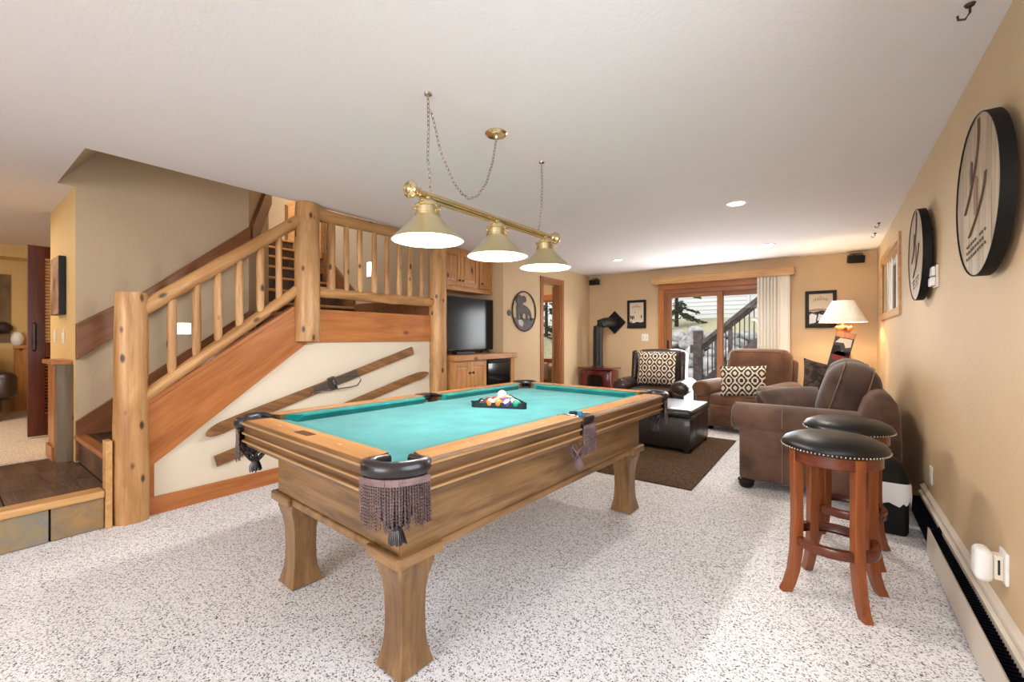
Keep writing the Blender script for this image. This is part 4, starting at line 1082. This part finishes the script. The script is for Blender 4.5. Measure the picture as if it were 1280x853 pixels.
# ================================================================ BACK WALL
dr = struct(MB().box((-2.37, YB-.01, 2.02), (-.55, YB+.10, 2.10)).build('door_1', 'redfir_x', bevel=.004))
def dp(name, lo, hi, m, **k): return MB().box(lo, hi).build(name, m, dr, **k)
dp('casing', (-2.46, YB-.03, 0), (-2.36, YB+.0, 2.19), 'fir_z', bevel=.004)
dp('casing', (-.56, YB-.03, 0), (-.47, YB+.0, 2.19), 'fir_z', bevel=.004)
dp('casing', (-2.46, YB-.031, 2.09), (-.47, YB+.0, 2.20), 'fir_x', bevel=.004)
dp('jamb', (-2.37, YB, .02), (-2.33, YB+.13, 2.03), 'redfir', bevel=.003)
dp('jamb', (-.59, YB, .02), (-.55, YB+.13, 2.03), 'redfir')
dp('sill', (-2.37, YB, 0), (-.55, YB+.14, .03), 'steel')
for (x0, x1, y, nm) in ((-2.33, -1.42, YB+.015, 'sliding_panel'), (-1.50, -.59, YB+.065, 'fixed_panel')):
    f = dp(nm, (x0, y, .03), (x0+.085, y+.045, 2.03), 'redfir', bevel=.003)
    for lo, hi, m in (((x1-.085, y, .03), (x1, y+.045, 2.03), 'redfir'), ((x0+.085, y, 1.945), (x1-.085, y+.045, 2.03), 'redfir_x'), ((x0+.085, y, .03), (x1-.085, y+.045, .15), 'redfir_x')):
        MB().box(lo, hi).build('stile', m, f, bevel=.003)
    MB().box((x0+.085, y+.020, .15), (x1-.085, y+.026, 1.945)).build('pane', 'glass', f)
dp('handle', (-2.31, YB-.012, .92), (-2.285, YB+.012, 1.20), 'black', bevel=.004)
vb = thing('vertical_blinds', 'ivory vertical blinds gathered at the right of the sliding door', 'blinds', (-1.5, YB-.10, 2.14))
MB().box((-2.55, YB-.135, 2.185), (-.42, YB-.115, 2.30)).build('valance', 'oaktrim', vb, bevel=.006, world=True)
for x0 in (-2.55, -.44): MB().box((x0, YB-.115, 2.185), (x0+.02, YB-.032, 2.30)).build('valance_return', 'oaktrim', vb, world=True)
MB().box((-2.55, YB-.14, 2.295), (-.42, YB-.032, 2.312)).build('valance_cap', 'oaktrim', vb, world=True, bevel=.004)
MB().box((-2.45, YB-.10, 2.195), (-.45, YB-.06, 2.225)).build('head_rail', 'white', vb, world=True)
for k in range(9):
    x = -.87+k*.0445; y = YB-.080
    ang_ = R((58, 52, 60, 55)[k % 4] if k < 7 else 14); mb = MB()
    m = Matrix.Translation((x, y, 1.12)) @ Matrix.Rotation(ang_, 4, 'Z')
    pts = [(-.044, .010), (-.022, -.002), (0, -.006), (.022, -.002), (.044, .010), (.044, .012), (.022, 0), (0, -.004), (-.022, 0), (-.044, .012)]
    mb.prism(pts, 'z', -1.07, 1.08); mb.bm.transform(m); mb.build('slat', 'blind', vb, world=True, smooth=True)

def picture(name, x0, x1, z0, z1, label, kind):
    t = thing(name, label, 'picture', ((x0+x1)/2, YB, z0)); yb = YB-.001
    for lo, hi in (((x0, yb-.025, z0), (x0+.045, yb, z1)), ((x1-.045, yb-.025, z0), (x1, yb, z1)), ((x0+.045, yb-.025, z0), (x1-.045, yb, z0+.055)), ((x0+.045, yb-.025, z1-.045), (x1-.045, yb, z1))):
        MB().box(lo, hi).build('frame_side', 'frame_d', t, world=True, bevel=.004)
    a0, a1, b0, b1 = x0+.045, x1-.045, z0+.055, z1-.045
    bk = MB().box((a0, yb-.010, b0), (a1, yb-.003, b1)).build('print', 'paper', t, world=True)
    f = lambda u, v: (a0+(a1-a0)*u, b0+(b1-b0)*v)
    def pol(pts, m, d=.0115, nm='print_area'): MB().prism([f(*p) for p in pts], 'y', yb-d, yb-d+.0015).build(nm, m, bk, world=True)
    if kind == 0:
        pol([(0, 0), (1, 0), (1, .14), (.72, .17), (.35, .13), (.12, .18), (0, .15)], 'mirror')
        pol([(.05, .13), (.3, .10), (.52, .16), (.8, .12), (.95, .15), (.6, .19), (.3, .16)], 'paperw', .013)
        for u, v, s_ in ((.08, .36, .05), (.2, .33, .07), (.30, .35, .05), (.84, .38, .06)): pol([(u-s_, v), (u-.01, v-.09), (u+.03, v-.08), (u+s_*.6, v+.02), (u+.01, v+.09)], 'ink', .012)
        pol([(.02, .38), (.3, .38), (.3, .405), (.02, .41)], 'ink', .012); pol([(.33, .55), (.40, .53), (.42, .60), (.36, .62)], 'papert', .012)
    else:
        pol([(0, 0), (1, 0), (1, .38), (.6, .46), (.2, .40), (0, .42)], 'ink'); pol([(0, .42), (.5, .45), (1, .40), (1, .48), (.4, .52), (0, .48)], 'papert', .012)
        pol([(.02, .02), (.28, .05), (.34, .30), (.12, .36), (.02, .30)], 'paperw', .013); pol([(.35, .12), (.62, .10), (.6, .30), (.42, .33)], 'paperw', .013)
        pol([(.82, .52), (.95, .50), (.97, .60), (.9, .62)], 'papert', .012)
    # arched title lettering (illegible at this distance): a row of small strokes
    for k in range(9):
        u = .22+.07*k; v = .80+.03*math.sin(math.pi*k/8)
        pol([(u-.018, v-.045), (u+.022, v-.045+.01*(k % 3)), (u+.018, v+.045), (u-.014, v+.035+.012*(k % 2))], 'papert', .012, 'letter_stroke')
    pol([(.46, .90), (.5, .89), (.54, .9), (.5, .94)], 'papert', .012)
    MB().box((a0, yb-.0165, b0), (a1, yb-.0150, b1)).build('glazing', 'glazing', t, world=True)
picture('framed_poster', -3.04, -2.685, 1.42, 1.94, 'dark framed skiing poster between the stove and the sliding door', 0)
picture('framed_poster', -.29, .085, 1.39, 1.935, 'dark framed mountain poster half behind the lamp shade', 1)
sw = thing('light_switch', 'white double switch plate under the left framed poster', 'switch', (-2.705, YB, 1.18))
MB().box((-2.77, YB-.008, 1.185), (-2.645, YB, 1.315)).build('plate', 'white', sw, world=True, bevel=.003)
for x in (-2.735, -2.68): MB().box((x-.012, YB-.014, 1.225), (x+.012, YB-.008, 1.275)).build('toggle', 'almond', sw, world=True, bevel=.002)

# ---- red stove
sv = thing('freestanding_stove', 'small red enamel stove with black flue pipe in the back corner', 'stove', (-3.44, 7.385, 0))
def sv_(name, mbx, m, **k): return mbx.build(name, m, sv, **k)
sv_('body', MB().rbox((0, 0, .40), (.60, .36, .50), .02, 3), 'stove', smooth=True)
sv_('top_plate', MB().rbox((0, -.01, .685), (.68, .44, .03), .012, 3), 'stove', smooth=True)
sv_('base_plate', MB().rbox((0, -.01, .145), (.64, .40, .03), .010, 3), 'stove', smooth=True)
arch = [(-.19, .22), (.19, .22), (.19, .52)]+[(.19*math.cos(t), .52+.07*math.sin(t)) for t in [R(15*k) for k in range(1, 12)]]+[(-.19, .52)]
d_ = sv_('door', MB().prism(arch, 'y', -.20, -.178), 'stove', bevel=.006)
arch2 = [(x*.84, .24+(z-.22)*.90) for x, z in arch]
MB().prism(arch2, 'y', -.206, -.198).build('door_glass', 'fridge', d_)
for x in (-.10, -.035, .035, .10): MB().box((x-.005, -.212, .25), (x+.005, -.204, .55)).build('grate_bar', 'blackm', d_)
MB().box((-.16, -.212, .40), (.16, -.204, .41)).build('grate_bar', 'blackm', d_)
for k in range(7):
    a_ = R(20+140*k/6); sv_('boss', MB().sphere((.24*math.cos(a_), -.182, .52+.10*math.sin(a_)), .014, 10, 6), 'stove', smooth=True)
for sx in (-1, 1):
    for sy in (-1, 1): sv_('leg', MB().tube([(sx*.25, sy*.14, .14), (sx*.28, sy*.15, .08), (sx*.29, sy*.16, 0)], [.035, .022, .028], 10), 'stove', smooth=True)
pp = [(-.03, 0, .70), (-.03, 0, 1.34), (-.028, .005, 1.44), (.0, .03, 1.50), (.06, .10, 1.53), (.12, .21, 1.535), (.155, .33, 1.535)]
sv_('flue_pipe', MB().tube(pp, .090, 20), 'pipe', smooth=True, angle=60)
sv_('pipe_collar', MB().cyl((-.03, 0, .70), (-.03, 0, .725), .115, .098), 'pipe', smooth=True)
sv_('pipe_seam', MB().cyl((-.03, 0, 1.33), (-.03, 0, 1.345), .0925), 'pipe', smooth=True)
m_ = Matrix.Translation((.155, .337, 1.535)) @ Matrix.Rotation(R(45), 4, 'Y')
sv_('wall_plate', MB().cb((0, 0, 0), (.31, .02, .31), m_), 'blackm', bevel=.004)

# window in the right wall beside the camera (outside the photograph, source of the cool light on the floor)
w3 = struct(MB().box((XR+.04, .0, .88), (XR+.10, .04, 2.12)).build('window_3', 'white'))
for lo, hi in (((XR+.04, 1.56, .88), (XR+.10, 1.6, 2.12)), ((XR+.04, .04, .88), (XR+.10, 1.56, .92)), ((XR+.04, .04, 2.08), (XR+.10, 1.56, 2.12)), ((XR+.05, .78, .92), (XR+.09, .82, 2.08))):
    MB().box(lo, hi).build('sash_rail', 'white', w3)
MB().box((XR+.068, .04, .92), (XR+.072, 1.56, 2.08)).build('pane', 'glass', w3)
for lo, hi in (((XR-.018, -.08, .80), (XR, 1.68, .88)), ((XR-.018, -.08, 2.12), (XR, 1.68, 2.2)), ((XR-.018, -.08, .88), (XR, 0, 2.12)), ((XR-.018, 1.6, .88), (XR, 1.68, 2.12))):
    MB().box(lo, hi).build('casing', 'oaktrim_y', w3)

# ================================================================ LEFT WALL: door, art, television niche
d2 = struct(MB().box((XL-.12, 6.02, 2.16), (XL+.012, 6.62, 2.25)).build('door_2', 'redfir', bevel=.003))
for y0 in (5.94, 6.62): MB().box((XL, y0, 0), (XL+.018, y0+.08, 2.26)).build('casing', 'redfir', d2, bevel=.003)
MB().box((XL, 5.94, 2.18), (XL+.019, 6.70, 2.26)).build('casing', 'redfir', d2, bevel=.003)
for y0 in (6.02, 6.59): MB().box((XL-.13, y0, 0), (XL, y0+.03, 2.16)).build('jamb', 'redfir', d2)
lf = MB().box((-.04, 0, .02), (0, .58, 2.15), m=Matrix.Translation((XL-.125, 6.60, 0)) @ Matrix.Rotation(R(22), 4, 'Z')).build('leaf', 'redfir', d2, bevel=.003)
MB().sphere((XL-.38, 7.08, .98), .03, 12, 8).build('knob', 'brass', lf, smooth=True)
# bathroom window and fittings seen through the door
w2 = struct(MB().box((-5.35, YB+.02, 2.0), (-4.66, YB+.10, 2.06)).build('window_2', 'fir_x'))
for lo, hi, m in (((-5.45, YB-.02, .72), (-5.35, YB, 2.15), 'fir_z'), ((-4.66, YB-.02, .72), (-4.58, YB, 2.15), 'fir_z'), ((-5.45, YB-.021, 2.02), (-4.58, YB, 2.15), 'fir_x'), ((-5.45, YB-.021, .72), (-4.58, YB, .80), 'fir_x')):
    MB().box(lo, hi).build('casing', m, w2, bevel=.003)
MB().box((-5.35, YB+.05, .80), (-4.66, YB+.055, 2.0)).build('pane', 'glass', w2)
tp = thing('toilet_roll', 'white toilet roll on a holder beyond the open bathroom door', 'toilet roll', (-4.62, YB-.08, .66))
MB().cyl((-.07, 0, 0), (.07, 0, 0), .055, n=20).build('roll', 'white', tp, smooth=True)
MB().cyl((-.10, 0, 0), (.10, 0, 0), .016, n=12).build('spindle', 'chrome', tp, smooth=True)
MB().box((.09, -.02, -.02), (.105, .079, .02)).build('holder', 'chrome', tp)
to = thing('toilet', 'white toilet partly seen through the open bathroom door', 'toilet', (-4.93, 7.24, 0))
MB().rbox((0, .32, .55), (.42, .18, .36), .03, 4).build('tank', 'porc', to, smooth=True)
MB().lathe([(.11, 0), (.10, .12), (.14, .26), (.19, .38), (.19, .40), (.14, .40), (.10, .30)], (0, .02, 0), 28).build('bowl', 'porc', to, smooth=True)
MB().lathe([(.20, .40), (.20, .425), (.02, .43)], (0, .02, 0), 28).build('seat_lid', 'porc', to, smooth=True)

ba = thing('bison_wall_art', 'oval dark iron wall art of a bison between the niche and the door', 'wall art', (XL, 5.47, 1.35))
oc = [(XL+.014, 5.47+.315*math.cos(t), 1.655+.305*math.sin(t)) for t in [2*math.pi*k/48 for k in range(48)]]
MB().tube(oc, .011, 8, closed=True, cap=False).build('oval_ring', 'iron', ba, smooth=True, world=True)
def bz(pts, d, nm, m='iron', th=.006): MB().prism([(5.47+.315*u, 1.655+.305*v) for u, v in pts], 'x', XL+d, XL+d+th).build(nm, m, ba, world=True, bevel=.002)
bz([(-.62, .0), (-.66, .22), (-.52, .34), (-.30, .30), (-.05, .34), (.25, .24), (.50, .08), (.62, -.12), (.66, -.42), (.52, -.48), (.50, -.22), (.36, -.10), (.30, -.42), (.18, -.44), (.14, -.12), (-.10, -.10), (-.16, -.44), (-.28, -.44), (-.32, -.10), (-.50, -.42), (-.62, -.42)], .008, 'bison_body')
bz([(-.62, .30), (-.70, .50), (-.62, .72), (-.42, .82), (-.22, .74), (-.05, .80), (.12, .72), (.16, .54), (.02, .44), (-.12, .46), (-.18, .28), (-.40, .18)], .012, 'bison_head')
bz([(-.93, -.33), (-.6, -.38), (-.2, -.33), (.2, -.40), (.6, -.30), (.93, -.33), (.80, -.58), (.52, -.84), (.20, -.97), (-.20, -.97), (-.52, -.84), (-.80, -.58)], .008, 'ground')
bz([(-.55, -.45), (-.25, -.42), (-.05, -.6), (-.2, -.8), (-.5, -.68)], .013, 'ground_relief', 'steel', .003)
ks = MB().cyl((XL, 5.085, 1.615), (XL+.012, 5.085, 1.615), .045, n=20).build('door_chime_knob', 'iron', bevel=.003); tag(ks, 'small dark round medallion left of the bison wall art', 'wall ornament')

def cab_door(par, y0, y1, z0, z1, x, m='pine_z', knob=None, th=.02):
    d = MB().box((x-th, y0, z0), (x, y0+.055, z1)).build('door', m, par, world=True, bevel=.003)
    for lo, hi, mm in (((x-th, y1-.055, z0), (x, y1, z1), m), ((x-th, y0+.055, z0), (x, y1-.055, z0+.06), 'pine_y'), ((x-th, y0+.055, z1-.06), (x, y1-.055, z1), 'pine_y')):
        MB().box(lo, hi).build('stile', mm, d, world=True, bevel=.003)
    mb = MB(); a0, a1, b0, b1 = y0+.055, y1-.055, z0+.06, z1-.06
    mb.box((x-th+.002, a0, b0), (x-.010, a1, b1)); mb.build('panel', m, d, world=True)
    k = .03
    mb = MB(); o = [(x-.010, a0+.006, b0+.006), (x-.010, a1-.006, b0+.006), (x-.010, a1-.006, b1-.006), (x-.010, a0+.006, b1-.006)]
    i = [(x-.002, a0+k, b0+k), (x-.002, a1-k, b0+k), (x-.002, a1-k, b1-k), (x-.002, a0+k, b1-k)]
    ov = [mb.bm.verts.new(p) for p in o]; iv = [mb.bm.verts.new(p) for p in i]
    mb.loft([ov, iv]); mb.build('raised_field', m, d, world=True)
    if knob: MB().lathe([(.006, 0), (.006, .012), (.015, .018), (.015, .026), (.004, .030)], (0, 0, 0), 14, True, Matrix.Translation((x, knob[0], knob[1])) @ Matrix.Rotation(R(90), 4, 'Y')).build('knob', 'iron', d, smooth=True, world=True)
    return d
uc = thing('upper_cabinet', 'knotty pine upper cabinet with three raised panel doors over the television', 'cabinet', (-4.25, 4.36, 1.92))
MB().box((-4.44, 3.77, 1.90), (-4.045, 4.945, 2.455)).build('carcass', 'pine_z', uc, world=True)
MB().box((-4.06, 3.77, 1.88), (-4.02, 4.945, 1.925)).build('bottom_rail', 'pine_y', uc, world=True, bevel=.003)
cab_door(uc, 3.90, 4.265, 1.95, 2.43, -4.024, knob=(4.235, 2.02))
cab_door(uc, 4.27, 4.635, 1.95, 2.43, -4.024, knob=(4.30, 2.02))
cab_door(uc, 4.67, 4.94, 1.95, 2.43, -4.024, knob=(4.70, 2.02))
lc = thing('lower_cabinet', 'knotty pine lower cabinet with two panel doors beside the black fridge', 'cabinet', (-4.1, 4.1, 0))
MB().box((-4.44, 3.77, .0), (-3.70, 4.42, .955)).build('carcass', 'pine_z', lc, world=True)
cab_door(lc, 3.66+.12, 4.085, .12, .94, -3.68, knob=(4.055, .80)); cab_door(lc, 4.09, 4.40, .12, .94, -3.68, knob=(4.12, .80))
ct = MB().box((-4.44, 3.77, .957), (-3.645, 4.945, 1.03)).box((-3.815, 4.945, .957), (-3.645, 5.06, 1.03)).build('countertop', 'pine_y', bevel=.008); tag(ct, 'thick knotty pine countertop under the television', 'countertop')
fg = thing('mini_fridge', 'black glass fronted mini fridge under the right end of the countertop', 'fridge', (-4.0, 4.72, 0))
MB().box((-4.40, 4.44, .02), (-3.72, 4.94, .94)).build('body', 'black', fg, world=True)
MB().box((-3.715, 4.445, .04), (-3.685, 4.935, .90)).build('door', 'fridge', fg, world=True, bevel=.004)
MB().box((-3.684, 4.46, .905), (-3.67, 4.92, .935)).build('control_strip', 'blackm', fg, world=True)
ce = thing('cabinet_end_panel', 'narrow pine end panel right of the mini fridge', 'panel', (-3.76, 5.0, 0))
MB().box((-3.81, 4.955, 0), (-3.68, 5.035, .955)).build('board', 'pine_z', ce, world=True, bevel=.003)
tv = thing('television', 'black flat screen television on the pine countertop in the niche', 'television', (-4.0, 4.44, 1.03))
MB().box((-4.03, 3.96, 1.075), (-3.995, 4.925, 1.80)).build('housing', 'black', tv, world=True, bevel=.004)
MB().box((-3.9955, 3.972, 1.092), (-3.992, 4.913, 1.788)).build('screen', 'screen', tv, world=True)
for y in (4.15, 4.74):
    MB().tube([(-4.01, y, 1.085), (-3.94, y+.03, 1.04), (-3.93, y+.032, 1.036)], [.010, .008, .006], 8).build('stand_leg', 'black', tv, world=True)
    MB().tube([(-4.01, y, 1.085), (-4.09, y+.03, 1.04), (-4.10, y+.032, 1.036)], [.010, .008, .006], 8).build('stand_leg', 'black', tv, world=True)
sbx = MB().box((-3.93, 4.00, 1.0305), (-3.84, 4.36, 1.062)).build('set_top_box', 'black', bevel=.004); tag(sbx, 'flat black media box lying in front of the television', 'media box')

# ---- old skis on the wall
def ski(y0, z0, y1, z1, wd, tipend, label):
    a_ = math.atan2(z1-z0, y1-y0); L_ = math.hypot(z1-z0, y1-y0)
    t = thing('wooden_ski', label, 'ski', (XL+.0, y0, z0))
    mb = MB(); m = Matrix.Translation((0, 0, 0)) @ Matrix.Rotation(a_, 4, 'X')
    n = 26; top = []
    us = sorted([i/n for i in range(n+1)]+[.004, .009, .015, .023, .032, .05, .06, 1-.004, 1-.009, 1-.015, 1-.023, 1-.032, 1-.05, 1-.06])
    for u in us:
        s_ = u if tipend == 1 else 1-u
        hw = wd/2*(1-.10*math.sin(math.pi*min(1, s_/.85)))
        if s_ > .93: hw = wd/2*1.04*math.sqrt(max(.02, 1-((s_-.93)/.07)**2))
        lift = .05*max(0, (s_-.86)/.14)**2
        top.append((u*L_, hw, lift))
    rings = []
    for u, hw, l in top:
        rings.append([mb.bm.verts.new(m @ Vector(p)) for p in ((.004+l, u, -hw), (.018+l, u, -hw), (.023+l, u, 0), (.018+l, u, hw), (.004+l, u, hw))])
    mb.loft(rings); mb.bm.transform(Matrix.Identity(4))
    s = mb.build('ski_board', M['ski_y'], t, smooth=True, angle=30)
    for f in (.3, .75): MB().cb(m @ Vector((-.006, L_*f, 0)), (.024, .02, .02)).build('wall_peg', 'steel', t)
    return t, m, L_
M['ski_y'] = wood('old_ski_wood_along', S(108, 72, 40), S(160, 114, 68), 'y', 1, .5, 0, .05, rot=(R(15), 0, 0), stretch=12)
t, m, L_ = ski(1.22, .515, 3.25, 1.10, .092, 0, 'longer upper antique wooden ski with iron binding on the cream wall')
c = L_*.53
def sk(name, mbx, mm): mbx.bm.transform(m); mbx.build(name, mm, t, smooth=True, angle=40)
sk('binding_plate', MB().box((.018, c-.22, -.034), (.026, c+.20, .034)), 'steel')
sk('toe_iron', MB().box((.018, c-.07, -.062), (.05, c-.01, -.045)).box((.018, c-.07, .045), (.05, c-.01, .062)).box((.024, c-.075, -.06), (.032, c-.005, .06)), 'steel')
sk('toe_strap', MB().tube([(.03, c-.04, -.055), (.075, c-.04, -.04), (.085, c-.04, 0), (.075, c-.04, .04), (.03, c-.04, .055)], .012, 8, (1.6, .5)), 'pocket')
sk('throw_lever', MB().tube([(.03, c-.26, -.01), (.045, c-.15, -.03), (.04, c-.08, -.05)], .008, 8), 'steel')
mbx = MB().tube([(.03, c-.08, -.055), (.04, c+.02, -.075), (.045, c+.12, -.10), (.045, c+.20, -.11), (.045, c+.25, -.075), (.045, c+.24, -.03), (.04, c+.18, .0), (.035, c+.08, .03)], .006, 8)
sk('heel_cable', mbx, 'steel')
sk('heel_plate', MB().box((.019, c+.10, -.04), (.028, c+.24, .04)), 'steel')
ski(1.30, .292, 3.44, .835, .088, 1, 'lower antique wooden ski partly hidden behind the pool table')

# ---- left room contents
dl = struct(MB().box((-6.42, .56, .26), (-6.38, .68, 2.17)).build('door_4', 'mahog', bevel=.003))
MB().box((-6.42, 1.26, .26), (-6.38, 1.38, 2.17)).build('stile', 'mahog', dl)
for z0, z1 in ((.26, .48), (1.06, 1.20), (2.05, 2.17)): MB().box((-6.418, .68, z0), (-6.382, 1.26, z1)).build('stile', 'mahog', dl)
for k in range(26): 
    z = 1.215+k*.032
    MB().box((-.018, .68, -.003), (.018, 1.26, .003), m=Matrix.Translation((-6.40, 0, z)) @ Matrix.Rotation(R(35), 4, 'Y')).build('louver', 'oaktrim_y', dl)
for k in range(18):
    z = .50+k*.032
    MB().box((-.018, .68, -.003), (.018, 1.26, .003), m=Matrix.Translation((-6.40, 0, z)) @ Matrix.Rotation(R(35), 4, 'Y')).build('louver', 'mahog', dl)
MB().tube([(-6.38, .605, 1.12), (-6.35, .605, 1.13), (-6.35, .605, 1.38), (-6.38, .605, 1.39)], .014, 8).build('pull_handle', 'iron', dl, smooth=True)
cp = thing('canvas_print', 'small canvas picture with black edges on the yellow wall by the stairwell', 'picture', (-5.4, .68, 1.44))
MB().box((-5.60, .634, 1.445), (-5.232, .678, 1.945)).build('stretcher', 'black', cp, world=True, bevel=.003)
MB().box((-5.598, .629, 1.45), (-5.234, .634, 1.94)).build('print', mottled('faded_landscape_print', S(90, 66, 54), S(196, 150, 110), 5, .6), cp, world=True)
for x, lab in ((-5.34, 'right switch plate under the canvas picture on the yellow wall'), (-5.76, 'left switch plate under the canvas picture on the yellow wall')):
    t = thing('wall_switch', lab, 'switch', (x, .68, 1.18)); MB().box((x-.04, .672, 1.20), (x+.04, .68, 1.33)).build('plate', 'almond', t, world=True, bevel=.002); MB().box((x-.012, .667, 1.24), (x+.012, .672, 1.29)).build('toggle', 'white', t, world=True)
pa = thing('wall_tapestry', 'large dark tan picture on the far wall of the left room', 'picture', (-8.94, .1, 1.15))
MB().box((-8.95, -.9, 1.18), (-8.93, .63, 2.10)).build('cloth', mottled('faded_tapestry', S(92, 74, 54), S(136, 112, 82), 3, .9), pa, world=True)
pm = MB().sphere((-8.90, .55, 1.38), .10, 16, 10, (.6, 1, .8)).build('dark_ornament', 'iron', smooth=True); tag(pm, 'small dark ornament on the far tapestry', 'ornament')
va = MB().lathe([(.03, 0), (.05, .02), (.065, .08), (.055, .14), (.035, .17), (.04, .18)], (0, 0, 0), 20).build('white_vase', 'porc', smooth=True); va.location = (-8.90, .69, 1.141); tag(va, 'small white jar on the cap rail of the far wainscot', 'jar')
fc = thing('far_armchair', 'dark brown leather armchair at the far left edge', 'armchair', (-8.30, .10, .246), R(90))
MB().rbox((0, 0, .25), (.80, .80, .34), .06, 4).build('seat', 'leather_arm', fc, smooth=True)
MB().rbox((0, .36, .58), (.82, .20, .62), .09, 5).build('back', 'leather_arm', fc, smooth=True)
for s_ in (-1, 1): MB().rbox((s_*.42, -.02, .42), (.20, .80, .34), .09, 5).build('arm', 'leather_arm', fc, smooth=True)
for sx in (-1, 1):
    for sy in (-1, 1): MB().cb((sx*.34, sy*.34, .04), (.06, .06, .08)).build('foot', 'frame_d', fc)

# ================================================================ OUTDOORS
g = struct(MB().box((-14, YB+.14, -.25), (10, 30, -.12)).build('ground_outside', 'gravel'))
gb = struct(MB().prism([(12.5, .9), (12.5, 1.25), (16.6, 1.95), (17.8, 1.98), (17.8, -.2), (12.5, -.2)], 'x', -14, 8).build('ground_bank', 'grass'))
rw = thing('boulder_wall', 'dry stacked grey boulder retaining wall beyond the sliding door', 'stone wall', (-3.2, 12.2, -.12))
rnd = random.Random(21)
for row in range(6):
    x = -6.6+rnd.uniform(0, .3)
    while x < 1.0:
        w_ = rnd.uniform(.32, .62)*(1.15-.07*row); h_ = w_*rnd.uniform(.55, .8); z = .02+row*.245+rnd.uniform(-.03, .03)
        b = bmesh.new(); bmesh.ops.create_icosphere(b, subdivisions=2, radius=1)
        ph = [rnd.uniform(0, 6.28) for _ in range(3)]
        for v in b.verts:
            k = 1+.10*math.sin(3*v.co.x+ph[0])+.10*math.sin(3.3*v.co.y+ph[1])+.10*math.sin(3.1*v.co.z+ph[2])+rnd.uniform(-.03, .03)
            v.co = Vector((v.co.x*w_*.54*k, v.co.y*w_*.5*k, v.co.z*h_*.58*k))
        MB().add(b, Matrix.Translation((x+w_/2, 11.9+row*.10+rnd.uniform(-.06, .06), z+h_*.25)) @ Matrix.Rotation(rnd.uniform(-.3, .3), 4, 'Y')).build('boulder', 'boulder', rw, smooth=True, world=True, angle=50)
        x += w_*.98
hs = thing('neighbour_house', 'white lap sided house wall beyond the slope outside', 'house', (-3, 18.3, 1.5))
MB().box((-12, 18.05, 1.4), (6, 18.3, 6.5)).build('wall', 'siding', hs, world=True)
for k in range(14):
    z = 1.85+k*.16
    MB().prism([(18.05, z), (18.012, z), (18.035, z+.165), (18.05, z+.165)], 'x', -9, 4).build('siding_board', 'siding', hs, world=True)
MB().box((-4.5, 17.98, 3.10), (-2.7, 18.04, 4.2)).build('window', 'deckgrey', hs, world=True)
MB().box((-2.45, 17.95, 1.8), (-2.37, 18.02, 4.2)).build('downpipe', 'siding', hs, world=True)
cf = thing('conifer', 'dark green conifer in front of the white sided house', 'tree', (-4.05, 14.6, 1.5))
MB().tube([(0, 0, 0), (0, 0, 3.4)], [.07, .02], 8).build('trunk', 'bark', cf, smooth=True)
mb = MB(); rnd = random.Random(5)
for k in range(46):
    z = .35+3.0*k/46; L_ = 1.15*(1-k/60)*rnd.uniform(.7, 1.1); a_ = rnd.uniform(0, 6.28); dr_ = Vector((math.cos(a_), math.sin(a_), -.12))
    for j in range(16):
        f = .15+.85*j/16; p = Vector((0, 0, z))+dr_*L_*f+Vector((0, 0, -.10*f*f))
        for s_ in (-1, 1, 0):
            q = Vector((-dr_.y, dr_.x, 0))*s_*rnd.uniform(.10, .24)*(1.15-f)+dr_*rnd.uniform(.08, .16)+Vector((0, 0, rnd.uniform(-.08, .05)))
            wv = Vector((rnd.uniform(-1, 1), rnd.uniform(-1, 1), rnd.uniform(-1, 1))).normalized()*.028
            mb.face([p-wv, p+q*.5-wv*1.2+Vector((0, 0, .02)), p+q, p+q*.5+wv*1.2])
fo = mb.build('foliage', 'needle', cf); fo['kind'] = 'stuff'
es = thing('deck_stair', 'weathered grey outdoor stair with rail rising to the right', 'outdoor stair', (-2.1, 9.3, -.12))
def e_(name, mbx, m='deckgrey', **k): return mbx.build(name, m, es, world=True, **k)
e_('newel', MB().box((-2.235, 9.22, -.12), (-2.075, 9.38, 1.39)), bevel=.01)
e_('bracket', MB().box((-2.30, 9.24, .93), (-2.22, 9.36, 1.10)), bevel=.005)
SL = .86
rb_ = lambda x0, x1, z0, th, y0, y1: MB().prism([(x0, z0), (x1, z0+(x1-x0)*SL), (x1, z0+(x1-x0)*SL+th), (x0, z0+th)], 'y', y0, y1)
e_('handrail', rb_(-2.075, .6, 1.075, .10, 9.20, 9.40), bevel=.008)
e_('rail_board', rb_(-2.075, .6, .985, .09, 9.27, 9.33))
e_('stringer', rb_(-2.12, .6, .03, .34, 9.24, 9.30))
e_('stringer', rb_(-2.12, .6, .03, .34, 10.2, 10.26))
for k in range(30):
    x = -1.97+k*.082; z0 = .03+(x+2.12)*SL+.33; z1 = .985+(x+2.075)*SL
    if k in (2, 5): e_('post', MB().box((x-.035, 9.26, z0), (x+.035, 9.33, z1+.02)))
    else: e_('baluster', MB().box((x-.009, 9.288, z0), (x+.009, 9.306, z1+.02)), 'ironbal')
for k in range(11):
    x = -1.95+k*.22; z = .14+k*.19
    e_('tread', MB().box((x-.02, 9.30, z), (x+.26, 10.2, z+.04)))
    e_('riser_board', MB().box((x+.22, 9.30, z+.04), (x+.24, 10.2, z+.19)))

cf2 = copy_tree(cf); cf2['label'] = 'conifer seen only through the bathroom window'
place(cf2, (-7.85, 12.6, .9), (0, 0, 1.2))
